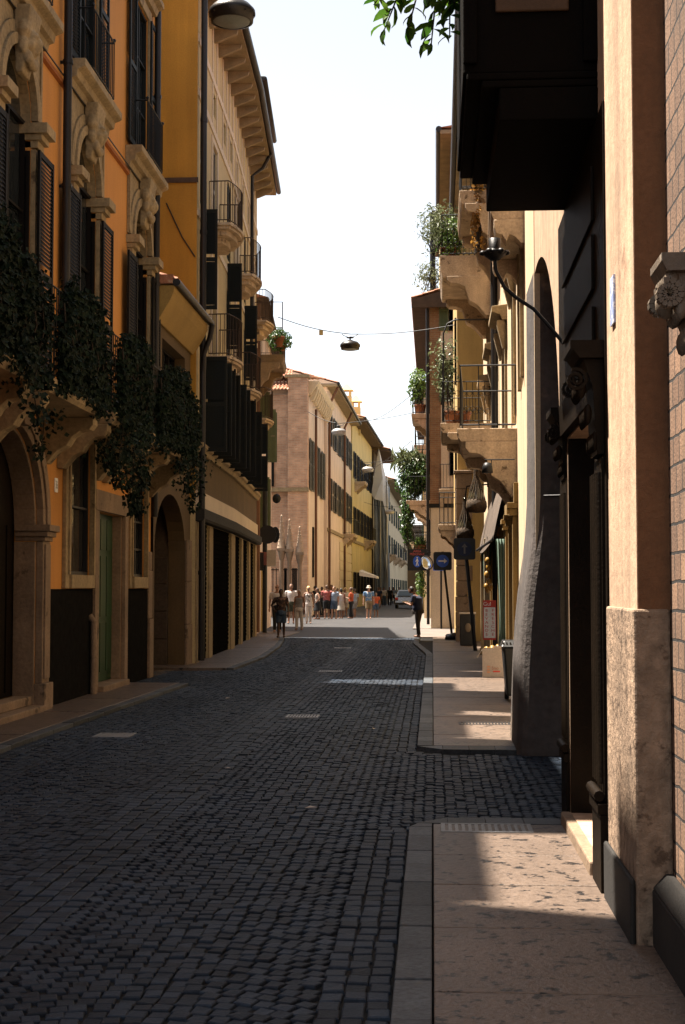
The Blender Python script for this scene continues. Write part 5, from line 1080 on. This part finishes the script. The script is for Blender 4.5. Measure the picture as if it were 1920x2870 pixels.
# ------------------------------------------------------------------ parked car far down the street
CX, CY = -2.15, 114; car = thing('parked_car', 'silver car seen from behind far down the street', 'car', (CX, CY, 0))
SILV = surf('silver_car_paint', (.30, .31, .32), rough=.25, metal=.6, var=.05, bump=0); CARGL = glassmat('car_glass', (.03, .05, .06), .05)
sec = [(0, .30, .86, .35), (.10, .62, .88, .30), (.25, .92, .87, .28), (.7, 1.0, .86, .28), (2.9, 1.0, .87, .28), (4.0, .92, .85, .28), (4.3, .6, .78, .32)]
mb = MB(); v = []
for y, zt, hw, zb in sec: v += [(CX-hw, CY+y, zb), (CX-hw*1.0, CY+y, (zt+zb)/2+.05), (CX-hw*.93, CY+y, zt), (CX+hw*.93, CY+y, zt), (CX+hw, CY+y, (zt+zb)/2+.05), (CX+hw, CY+y, zb)]
f = [(i*6+j, i*6+(j+1) % 6, (i+1)*6+(j+1) % 6, (i+1)*6+j) for i in range(6) for j in range(6)] + [(0, 1, 2, 3, 4, 5), (36, 37, 38, 39, 40, 41)]
mb.add(v, f); mb.hexa([(CX-.78, CY+.22, .95), (CX+.78, CY+.22, .95), (CX+.78, CY+3.1, .98), (CX-.78, CY+3.1, .98), (CX-.60, CY+.62, 1.46), (CX+.60, CY+.62, 1.46), (CX+.60, CY+2.2, 1.48), (CX-.60, CY+2.2, 1.48)]); mb.build('body', SILV, car, bevel=.05)
MB().hexa([(CX-.66, CY+.21, 1.02), (CX+.66, CY+.21, 1.02), (CX+.66, CY+.24, 1.02), (CX-.66, CY+.24, 1.02), (CX-.55, CY+.53, 1.40), (CX+.55, CY+.53, 1.40), (CX+.55, CY+.57, 1.40), (CX-.55, CY+.57, 1.40)]).build('rear_window', CARGL, car)
for sg in (-1, 1):
    MB().box(*sorted((CX+sg*.62, CX+sg*.86)), CY+.03, CY+.2, .70, .88).build('tail_light', REDP, car, bevel=.02)
    for y in (.85, 3.4): w = MB().lathe([(0, -.1), (.31, -.1), (.31, .1), (0, .1)], (CX+sg*.76, CY+y, .31), 18, ax=lambda x, y, h: (h, x, y)).build('wheel', BINP, car)
MB().box(CX-.26, CX+.26, CY-.012, CY+.004, .50, .61).build('number_plate', WHITEP, car); MB().box(CX-.84, CX+.84, CY-.03, CY+.12, .32, .48).build('bumper', BINP, car, bevel=.03)
aw = thing('shop_awning', 'small white shop awning far down the left side behind the crowd', 'awning', (-4.6, 110, 2.4))
MB().prof_n = MB.prof_n; MB().hexa([(-5.4, 105, 2.55), (-4.1, 105, 2.35), (-4.1, 109, 2.35), (-5.4, 109, 2.75), (-5.4, 105, 2.9), (-4.1, 105, 2.5), (-4.1, 109, 2.5), (-5.4, 109, 3.05)]).build('cloth', NETW, aw); MB().tube([(-4.15, 105.1, 2.4), (-4.15, 105.1, 0)], .03, 6).build('pole', IRON, aw)
# ------------------------------------------------------------------ plants
def bush(name, label, c, r, mat, n, size, seed, group=None, pot=None, wid=.55, stems=6, droop=.4, gap=-.25):
    rng = np.random.default_rng(seed); root = thing(name, label, 'plant', (c[0], c[1], c[2]-r[2]), group)
    d = rng.normal(0, 1, (n*2, 3)); d /= np.linalg.norm(d, axis=1)[:, None]; rad = rng.random(n*2)**.45
    lump = np.array([.72+.45*noise.noise(Vector(p*1.9)+Vector((seed, 0, 0))) for p in d]); P = d*(rad*lump*1.25)[:, None]
    keep = np.array([noise.noise(Vector(p*3.2)+Vector((seed*3, 1, 0))) > gap for p in P]); P, D = P[keep][:n], d[keep][:n]
    Q = P*np.array(r)+np.array(c); leaf_obj('foliage', Q, D+np.array([0, 0, .4]), size, mat, root, wid=wid, droop=droop)
    mb = MB()
    for i in range(stems):
        q = Q[rng.integers(len(Q))]; b = Vector((c[0]+rng.normal(0, r[0]*.2), c[1]+rng.normal(0, r[1]*.3), c[2]-r[2]*.95)); e = Vector(q); mb.tube([b, b.lerp(e, .5)+Vector((0, 0, r[2]*.25)), e], [.02, .014, .006], 5)
    mb.build('stems', BARK, root)
    for (px, py, pz, k) in (pot or []):
        thing_ = MB(); thing_.lathe([(0, 0), (.11*k, 0), (.16*k, .24*k), (.18*k, .24*k), (.18*k, .29*k), (.15*k, .29*k), (.14*k, .25*k), (0, .25*k)], (px, py, pz), 14); thing_.build('pot', TERRA, root)
    return root
GRP = 'pot plants on the right-hand balconies'
bush('olive_bush', 'grey green olive-like bush overhanging the upper right balcony', (.22, 36.6, 11.0), (.62, 1.0, .75), OLIVELEAF, 1700, .11, 5, GRP, [(.45, 36.4, 10.06, 1.3), (.45, 37.2, 10.06, 1.3)], wid=.3, gap=-.1)
bush('climbing_plant', 'bright green climber behind the railing of the upper right balcony', (.50, 36.3, 10.65), (.36, .7, .65), LIGHTLEAF, 1100, .10, 6, GRP)
bush('climbing_plant', 'sparse climber on the hoop trellis of the middle right balcony', (.32, 36.2, 7.3), (.36, .6, 1.0), OLIVELEAF, 650, .10, 7, GRP, [(.5, 36.2, 5.82, 1.2), (.8, 36.4, 5.82, 1.2)], gap=.02)
bush('roof_garden_plant', 'pale bush on the roof garden above the brick corner house', (-.02, 58.6, 14.6), (.8, .8, .8), OLIVELEAF, 800, .14, 8, GRP, wid=.35, gap=0)
bush('lemon_tree', 'yellow green bush in a pot on the highest street balcony of the brick house', (-.55, 60.4, 10.3), (.50, .8, .85), LIGHTLEAF, 1000, .15, 9, GRP, [(-.5, 60.4, 9.02, 1.5)])
bush('vine', 'large dark green vine and palm filling the wide balcony past the drainpipe', (-.75, 60.6, 6.35), (.80, 1.3, 1.1), BAYLEAF, 2600, .17, 10, GRP)
bush('vine', 'vine trailing below the wide balcony beside the pedestrian sign', (-1.08, 59.6, 4.6), (.30, .5, 1.5), BAYLEAF, 1100, .15, 11, GRP, gap=-.1)
bush('geranium', 'potted geranium with a round green top under the wide vine balcony', (-.50, 60.0, 3.55), (.34, .4, .28), LIGHTLEAF, 500, .11, 12, GRP, [(-.5, 60, 3.02, 1.6)])
bush('palm_top', 'spiky palm leaves standing above the vine on the wide balcony', (-1.0, 60.4, 7.1), (.75, .8, .35), OLIVELEAF, 260, .55, 13, GRP, wid=.12, droop=.0)
bush('hanging_dry_plant', 'dry golden plant hanging from the high right balcony', (1.03, 30.7, 9.85), (.17, .2, .95), DRYLEAF, 1000, .095, 14, GRP, gap=-.2)
bush('balcony_plants', 'box of dark leafy plants on the balcony of the pale house at left', (-5.35, 49.2, 10.35), (.45, 1.0, .42), BAYLEAF, 1200, .12, 15, None, [(-5.3, 48.7, 10.02, 1.2), (-5.3, 49.5, 10.02, 1.2)])
bush('shop_plant', 'yellow green climbing plant beside the far shop fronts under the pedestrian sign', (-.5, 62, 1.9), (.25, .4, .9), LIGHTLEAF, 420, .12, 16)
# magnolia-like branch overhanging from the box balcony
mg = thing('overhanging_branch', 'leafy branch with big glossy leaves hanging over the top of the box balcony', 'plant', (.2, 9.0, 6.0))
rng = np.random.default_rng(3); V = []; Fc = []; T = []; st = MB()
def bigleaf(p, d, up, L, tn):
    d = d.normalized(); b = d.cross(up).normalized(); n = b.cross(d); w = L*.19; k = len(V)
    for t, q, z in ((0, 0, 0), (.25, .75, .02), (.55, 1, .03), (.82, .6, .0), (1, 0, -.10)):
        c = p+d*L*t+n*L*(z+.05*math.sin(3*t)); 
        if q: V.extend([c-b*w*q+n*w*.25, c, c+b*w*q+n*w*.25])
        else: V.append(c)
    i = k; fs = [(i, i+1, i+2), (i, i+2, i+3), (i+1, i+4, i+5, i+2), (i+2, i+5, i+6, i+3), (i+4, i+7, i+8, i+5), (i+5, i+8, i+9, i+6), (i+7, i+10, i+8), (i+8, i+10, i+9)]
    Fc.extend(fs); T.extend([tn]*8)
ends = [(-.36, 8.9, 5.40), (-.30, 9.1, 5.32), (-.14, 8.8, 5.20), (.0, 9.0, 5.14), (.12, 8.9, 5.17), (-.20, 9.2, 5.65), (-.27, 8.8, 5.55), (.0, 8.7, 5.42), (.08, 9.2, 5.55), (.15, 8.9, 5.4), (-.05, 9.0, 5.7), (-.33, 9.1, 5.7)]
for e in ends:
    a, m_, e = Vector((.17, 9.1, 5.95)), Vector((.06+e[0]*.5, 9.0, 5.9)), Vector(e); P = [a.lerp(m_, t/4).lerp(m_.lerp(e, t/4), t/4) for t in range(5)]
    st.tube(P, [.014, .012, .009, .007, .004], 5)
    for j in range(30):
        t = 1-.8*(j/30)**1.2; p = a.lerp(m_, t).lerp(m_.lerp(e, t), t); out = Vector(rng.normal(0, 1, 3)); out.z = out.z*.6-.25; ax_ = (e-m_).normalized()
        bigleaf(p, (out.normalized()*.9+ax_*.6), Vector((rng.normal(0, .4), rng.normal(0, .4), 1)).normalized(), float(rng.uniform(.08, .16)), float(rng.uniform(0, 1)))
m = MB(); m.v = [tuple(v) for v in V]; m.f = Fc; m.sm = [True]*len(Fc); m.build('foliage', MAGLEAF, mg, tone=T, recalc=False); st.build('stems', BARK, mg)
# ------------------------------------------------------------------ people
SKIN = [surf('fair_skin', (0.2604, 0.1364, 0.0868), rough=.55, var=.06, fine=.03, bump=.05), surf('tanned_skin', (0.1736, 0.0806, 0.0465), rough=.55, var=.06, fine=.03, bump=.05), surf('brown_skin', (0.062, 0.0279, 0.0155), rough=.55, var=.06, fine=.03, bump=.05)]
HAIR = dict(black=surf('black_hair', (.012, .009, .008), rough=.5, var=.3, bump=.4), brown=surf('brown_hair', (.06, .03, .015), rough=.5, var=.3, bump=.4), blonde=surf('blonde_hair', (.62, .42, .17), rough=.5, var=.25, bump=.4), grey=surf('grey_hair', (.28, .25, .22), rough=.6, var=.25, bump=.4))
CL = {}
def cloth(n, c, **k):
    if n not in CL: CL[n] = surf(n+'_cloth', c, rough=.9, var=.14, scale=4, bump=.3, bscale=30, **k)
    return CL[n]
def loft(mb, rings, k=14):
    v = []
    for (x, y, z, rx, ry) in rings: v += [(x+rx*math.cos(2*math.pi*j/k), y+ry*math.sin(2*math.pi*j/k), z) for j in range(k)]
    m = len(rings); return mb.add(v, [(i*k+j, i*k+(j+1) % k, (i+1)*k+(j+1) % k, (i+1)*k+j) for i in range(m-1) for j in range(k)] + [tuple(range(k-1, -1, -1)), tuple(range((m-1)*k, m*k))], True)
ARMS = dict(down=((.05, -.02, -.29), (.06, .05, -.54)), phone=((.03, .05, -.29), (-.07, .27, -.22)), hip=((.16, -.08, -.24), (.03, .06, -.40)), cross=((.04, .06, -.28), (-.15, .21, -.24)), face=((.05, .12, -.25), (-.05, .21, .02)), swing=((.05, .10, -.28), (.05, .27, -.46)), back=((.05, -.10, -.27), (.07, -.16, -.52)))
def person(label, x, y, h, face, top, bottom, skin, hair, tops='short', bots='long', arms=('down', 'down'), stride=.08, hairs='short', fem=False, lean=0, z=0, vox=.014, group=None, specs=False, hat=None, wide=1.1, shoe=None, deep=1.15):
    root = thing('person', label, 'person', (x, y, z), group); root.rotation_euler = (0, 0, RAD(face)); K = h/1.75
    sh = (.165 if fem else .195)*wide; hp = .095
    def S(p): return Vector(p)*K
    def bend(p):   # upper body leans / head bows
        p = Vector(p)
        if p.z > .95: t = p.z-.95; p.y += lean*t*t*1.2
        return p*K
    b = MB(); tp = MB(); bt = MB()
    W_ = (.88 if fem else 1.0)*wide
    tor = [(.92, .150, .105), (1.02, .135*W_+.01, .10), (1.12, .130*W_, .098), (1.25, .150*W_, .108), (1.36, .165*W_, .105), (1.43, .15*W_, .085), (1.48, .07, .06)]
    L = lambda rr, e: [(*(bend((0, (deep-1)*.05 if zz < 1.3 else 0, zz))), (rx+e)*K, (ry*(deep if zz < 1.4 else 1)+e)*K) for zz, rx, ry in rr]
    loft(b, L(tor, 0)); b.tube([bend((0, -.005, 1.43)), bend((0, .01, 1.56))], [.058*K, .052*K], 10)
    hc = bend((0, .025+lean*.05, 1.635)); b.ball(hc, .074*K, .094*K, .115*K, 16, 12); b.ball(hc+S((0, .045, -.06)), .05*K, .05*K, .055*K, 10, 8)
    b.ball(hc+S((0, .10, -.012)), .013*K, .02*K, .024*K, 8, 6); b.ball(hc+S((0, .088, -.058)), .024*K, .012*K, .010*K, 8, 6); b.ball(hc+S((0, .082, .025)), .05*K, .018*K, .013*K, 8, 6)
    for sg in (-1, 1): b.ball(hc+S((sg*.074, -.005, -.005)), .012*K, .02*K, .03*K, 8, 6)
    for i, sg in enumerate((-1, 1)):
        ft = stride*sg; hip = S((sg*hp, 0, .92)); kn = S((sg*hp*.98, ft*.55+.03, .50)); an = S((sg*hp*.95, ft, .09))
        b.tube([hip, hip.lerp(kn, .5), kn, kn.lerp(an, .35)-S((0, .015, 0)), an], [.092*K, .078*K, .056*K, .055*K, .037*K], 10)
        b.ball(an+S((sg*.012, .065, -.045)), .045*K, .125*K, .04*K, 10, 7); b.ball(an+S((0, -.01, -.04)), .038*K, .05*K, .045*K, 8, 6)
        if bots == 'long': bt.tube([hip+S((0, 0, .02)), hip.lerp(kn, .5), kn, kn.lerp(an, .5), an+S((0, 0, .0))], [.108*K, .095*K, .075*K, .07*K, .065*K], 12)
        elif bots == 'shorts': bt.tube([hip+S((0, 0, .02)), hip.lerp(kn, .5), hip.lerp(kn, .92)], [.112*K, .105*K, .095*K], 12)
        elif bots == 'short': bt.tube([hip+S((0, 0, .02)), hip.lerp(kn, .45)], [.112*K, .105*K], 12)
        s0 = bend((sg*sh, 0, 1.40)); ev, wv = ARMS[arms[i]]; e = s0+S((sg*ev[0], ev[1], ev[2])); w = s0+S((sg*wv[0], wv[1], wv[2]))
        b.tube([bend((sg*sh*.55, 0, 1.41)), s0, s0.lerp(e, .5), e, e.lerp(w, .35), w], [.06*K, .056*K, .047*K, .040*K, .042*K, .028*K], 9)
        d = (w-e).normalized(); sd = d.cross(Vector((0, 1, 0)) if abs(d.y) < .8 else Vector((0, 0, 1))).normalized(); pm = w+d*.045*K; nrm = d.cross(sd).normalized()
        b.ball(pm, .024*K, .036*K, .05*K, 9, 7, rot=Matrix((nrm, sd, d)).transposed())
        for j, ln in enumerate((.062, .075, .072, .055)):
            q = pm+d*.035*K+sd*(.027-.018*j)*K; b.tube([q, q+d*ln*.55*K, q+d*ln*.9*K+nrm*.018*K*(1 if nrm.y >= 0 else -1)], [.0095*K, .009*K, .007*K], 6)
        q = pm+sd*.03*K-d*.01*K; b.tube([q, q+sd*.025*K+d*.025*K, q+sd*.028*K+d*.055*K], [.011*K, .010*K, .007*K], 6)
        if tops == 'short': tp.tube([bend((sg*sh*.5, 0, 1.40)), s0+S((0, 0, .005)), s0.lerp(e, .62)], [.078*K, .076*K, .068*K], 10)
        if tops == 'long': tp.tube([bend((sg*sh*.5, 0, 1.40)), s0, e, w], [.075*K, .072*K, .058*K, .045*K], 10)
    fuse(b, vox, 'body', SKIN[skin], root)
    t2 = [(.90, .158, .118), *tor[:6]] if bots != 'dress' else tor[:6]
    if tops == 'tank': t2 = t2[:-1]+[(1.40, .12*W_, .088)]
    loft(tp, L(t2, .022))
    if tops == 'tank':
        for sg in (-1, 1): tp.tube([bend((sg*.08, .09, 1.36)), bend((sg*.085, .03, 1.475)), bend((sg*.08, -.08, 1.38))], .022*K, 6)
    fuse(tp, .016, 'top', top, root, 3)
    if bots in ('skirt', 'dress'): loft(bt, L([(.48, .24, .20), (.7, .20, .165), (.9, .175, .135), (1.02, .14, .115)], .02))
    else: loft(bt, L([(.82, .165, .125), (.92, .172, .128), (1.0, .15, .115)], .008))
    fuse(bt, .016, 'skirt' if bots in ('skirt', 'dress') else ('trousers' if bots == 'long' else 'shorts'), bottom, root, 3)
    for sg in (-1, 1):
        an = S((sg*hp*.95, stride*sg, .09)); m = MB(); m.ball(an+S((sg*.012, .068, -.052)), .05*K, .135*K, .036*K, 10, 7).ball(an+S((0, -.01, -.055)), .043*K, .055*K, .035*K, 8, 6); m.build('shoe', shoe or BINP, root, origin=(0, 0, 0)).location = (0, 0, 0)
        o = root.children[-1]
    m = MB()
    if hairs != 'bald':
        m.ball(hc+S((0, -.018, .022)), .083*K, .098*K, .108*K, 14, 10, jit=.12)
        if hairs == 'long': m.ball(hc+S((0, -.06, -.08)), .082*K, .055*K, .17*K, 12, 9, jit=.2)
        if hairs == 'bob': m.ball(hc+S((0, -.045, -.02)), .09*K, .075*K, .11*K, 12, 9, jit=.2)
        if hairs == 'bun': m.ball(hc+S((0, -.11, .06)), .045*K)
    else: m.ball(hc+S((0, -.03, -.01)), .078*K, .085*K, .075*K, 12, 9)
    local(m, 'hair', HAIR[hair], root)
    if hat is not None: q = MB(); q.lathe([(.15*K, .02*K), (.10*K, .04*K), (.092*K, .06*K), (.085*K, .13*K), (.03*K, .155*K), (0, .157*K)], hc, 16); local(q, 'hat', hat, root)
    e = MB()
    if specs:
        for sg in (-1, 1): e.ball(hc+S((sg*.033, .088, .008)), .028*K, .012*K, .02*K, 8, 6)
        e.tube([hc+S((-.07, .02, .012)), hc+S((-.05, .09, .012)), hc+S((.05, .09, .012)), hc+S((.07, .02, .012))], .004*K, 5); local(e, 'sunglasses', BLACKP, root)
    else:
        for sg in (-1, 1): e.ball(hc+S((sg*.030, .084, .006)), .010*K, .008*K, .008*K, 8, 6)
        local(e, 'eyes', BLACKP, root)
    return root
def local(mb, name, mat, root):
    me = bpy.data.meshes.new(name); me.from_pydata(mb.v, [], mb.f); me.materials.append(mat); me.polygons.foreach_set('use_smooth', mb.sm); o = bpy.data.objects.new(name, me); COL.objects.link(o); o.parent = root; return o
def gp(dx, dy): Y = 1.68*3255/(dy-1345); return ((dx-990)/3255*Y, Y)
WHITE = cloth('white', (0.3844, 0.3472, 0.3348)); NAVY = cloth('navy', (0.01116, 0.01488, 0.0372)); BLACKC = cloth('black', (0.00744, 0.00744, 0.00806)); KHAKI = cloth('khaki', (0.124, 0.0868, 0.0496)); DENIM = cloth('denim', (0.0372, 0.0558, 0.0868))
FLORAL = cloth('dark_floral', (0.0372, 0.0217, 0.0186), spot=(0.155, 0.0868, 0.0558), spot_t=.52, spot_s=9); PRINT = cloth('white_floral', (0.372, 0.341, 0.3224), spot=(0.0496, 0.0496, 0.062), spot_t=.53, spot_s=9); HAWAI = cloth('blue_pattern', (0.062, 0.124, 0.2232), spot=(0.279, 0.279, 0.2604), spot_t=.52, spot_s=10)
GREYC = cloth('grey', (0.1488, 0.1426, 0.1488)); OLIVEC = cloth('olive', (0.031, 0.0341, 0.0217)); REDCH = cloth('rose_check', (0.2356, 0.0558, 0.0496), spot=(0.31, 0.155, 0.1364), spot_t=.55, spot_s=14); LBLUE = cloth('light_blue', (0.1736, 0.2046, 0.2604)); ORNG = cloth('orange_red', (0.31, 0.0558, 0.0186)); BEIGE = cloth('beige', (0.2604, 0.2108, 0.1736)); BROWNC = cloth('dark_brown', (0.0186, 0.0124, 0.0093)); PALEB = cloth('cream', (0.341, 0.2976, 0.248))
def put(label, dx, dy, h, **k): X, Y = gp(dx, dy); return person(label, X, Y, h, **k)
put('woman in a dark floral top and denim shorts walking in the shade', 643, 1463, 1.58, face=180, top=FLORAL, bottom=DENIM, skin=2, hair='black', tops='short', bots='shorts', fem=True, arms=('down', 'hip'), stride=.10, z=.045, vox=.009, wide=1.2, deep=1.3)
put('heavy man in dark clothes stooping over his phone at the right kerb', 958, 1462, 1.66, face=68, top=NAVY, bottom=BROWNC, skin=1, hair='black', tops='short', bots='long', arms=('phone', 'phone'), stride=.05, lean=.40, z=.045, vox=.009, wide=1.3, deep=1.65)
G = 'tourists gathered at the left of the sunlit crossing'
TOUR = [
 ('balding man in a white shirt and dark trousers behind the foremost woman', 634, 1447, 1.80, dict(face=185, top=WHITE, bottom=BLACKC, skin=0, hair='grey', hairs='bald', arms=('down', 'down'), specs=True, wide=1.15)),
 ('man in a white polo shirt and olive shorts with sunglasses', 666, 1428, 1.84, dict(face=175, top=WHITE, bottom=OLIVEC, skin=1, hair='brown', bots='shorts', specs=True, wide=1.05, shoe=WHITEP)),
 ('older woman in a grey sleeveless top and white trousers', 685, 1443, 1.60, dict(face=165, top=GREYC, bottom=WHITE, skin=1, hair='grey', tops='tank', fem=True, hairs='bob', specs=True)),
 ('blonde woman in white trousers and a white flowery top', 706, 1428, 1.74, dict(face=190, top=PRINT, bottom=WHITE, skin=1, hair='blonde', tops='tank', fem=True, hairs='long', stride=.12, specs=True)),
 ('tanned woman in a black skirt seen from the side', 727, 1418, 1.66, dict(face=100, top=BEIGE, bottom=BLACKC, skin=1, hair='brown', tops='tank', bots='skirt', fem=True, hairs='long', arms=('hip', 'cross'))),
 ('dark haired person in black with a raised arm at the back of the crowd', 722, 1410, 1.78, dict(face=60, top=BLACKC, bottom=BLACKC, skin=1, hair='black', arms=('face', 'down'))),
 ('person in dark brown clothes between the blonde woman and the rose checked shirt', 737, 1412, 1.72, dict(face=20, top=BROWNC, bottom=BLACKC, skin=1, hair='brown')),
 ('broad man in a rose checked shirt and black shorts seen from behind', 748, 1417, 1.80, dict(face=0, top=REDCH, bottom=BLACKC, skin=1, hair='brown', bots='shorts', wide=1.18, arms=('cross', 'cross'))),
 ('man in a light blue shirt and blue shorts with a dark strap', 765, 1417, 1.74, dict(face=160, top=LBLUE, bottom=DENIM, skin=0, hair='brown', bots='shorts')),
 ('tall dark haired man in grey behind the light blue shirt', 759, 1408, 1.84, dict(face=190, top=GREYC, bottom=BLACKC, skin=1, hair='black')),
 ('woman in a white top and white shorts with black hair', 781, 1416, 1.64, dict(face=20, top=WHITE, bottom=PALEB, skin=1, hair='black', tops='tank', bots='skirt', fem=True, hairs='bob')),
 ('woman in cream with light brown hair in the middle of the crowd', 790, 1411, 1.68, dict(face=200, top=PALEB, bottom=BEIGE, skin=1, hair='blonde', bots='shorts', fem=True, hairs='bob')),
 ('woman in an orange red top and black trousers', 804, 1416, 1.68, dict(face=80, top=ORNG, bottom=BLACKC, skin=1, hair='brown', tops='short', fem=True, hairs='bun', arms=('phone', 'down'))),
 ('person in grey shorts at the right end of the crowd', 812, 1413, 1.62, dict(face=40, top=LBLUE, bottom=GREYC, skin=1, hair='brown', bots='shorts')),
 ('short person in black holding a bag low behind the white topped woman', 773, 1409, 1.62, dict(face=180, top=BLACKC, bottom=KHAKI, skin=1, hair='black', bots='shorts', fem=True, hairs='long')),
 ('man in a blue patterned shirt, khaki shorts and a pale cap', 844, 1417, 1.76, dict(face=185, top=HAWAI, bottom=KHAKI, skin=0, hair='grey', bots='shorts', hat=PALEB, stride=.14, wide=1.1)),
 ('child in a red shirt and blue shorts beside the man in the cap', 861, 1413, 1.40, dict(face=175, top=ORNG, bottom=DENIM, skin=1, hair='brown', bots='shorts', stride=.12)),
]
for lab, dx, dy, h, k in TOUR: put(lab, dx, dy, h, z=.0, group=G, **k)
G = 'passers-by far down the street'
for lab, dx, dy, k in (('distant walker in a white shirt', 879, 1388, dict(top=WHITE, bottom=DENIM)), ('distant walker in black with a red bag', 892, 1387, dict(top=BLACKC, bottom=BLACKC)), ('distant walker in dark blue nearest the crowd', 867, 1392, dict(top=NAVY, bottom=BLACKC)),
                       ('distant walker in pale blue left of the parked car', 900, 1384, dict(top=LBLUE, bottom=BLACKC)), ('distant walker beyond the parked car in a cream shirt', 914, 1380, dict(top=PALEB, bottom=KHAKI)), ('distant walker in brown by the white awning', 871, 1384, dict(top=BROWNC, bottom=KHAKI))):
    put(lab, dx, dy, 1.72, face=180, skin=1, hair='black', vox=.02, group=G, stride=.12, **k)
hb = thing('handbag', 'dark shoulder bag hanging at the hip of the woman in white trousers', 'handbag', (*gp(692, 1443), .62))
X, Y = gp(693, 1443); m = MB(); m.ball((X, Y, .74), .10, .07, .14, 12, 8); m.build('bag', BLACKC, hb); MB().tube([(X-.02, Y, .86), (X-.06, Y+.02, 1.1), (X-.12, Y+.02, 1.36)], .008, 5).build('strap', BLACKC, hb)
# paper scraps on the road
for x, y, w, a in ((-.93, 10.9, .05, .3), (-2.9, 8.3, .03, 1.0), (-1.9, 13.2, .03, .2), (-3.1, 21.5, .05, .8), (-.7, 17.0, .04, 1.4)):
    c, s_ = math.cos(a)*w, math.sin(a)*w; MB().add([(x-c, y-s_, .006), (x+s_*.6, y-c*.6, .012), (x+c, y+s_, .008), (x-s_*.6, y+c*.6, .016)], [(0, 1, 2), (0, 2, 3)]).build('paper_scrap', CARD, label='tiny pale scrap of paper lying on the dark road setts', cat='litter', group='paper scraps littering the road')
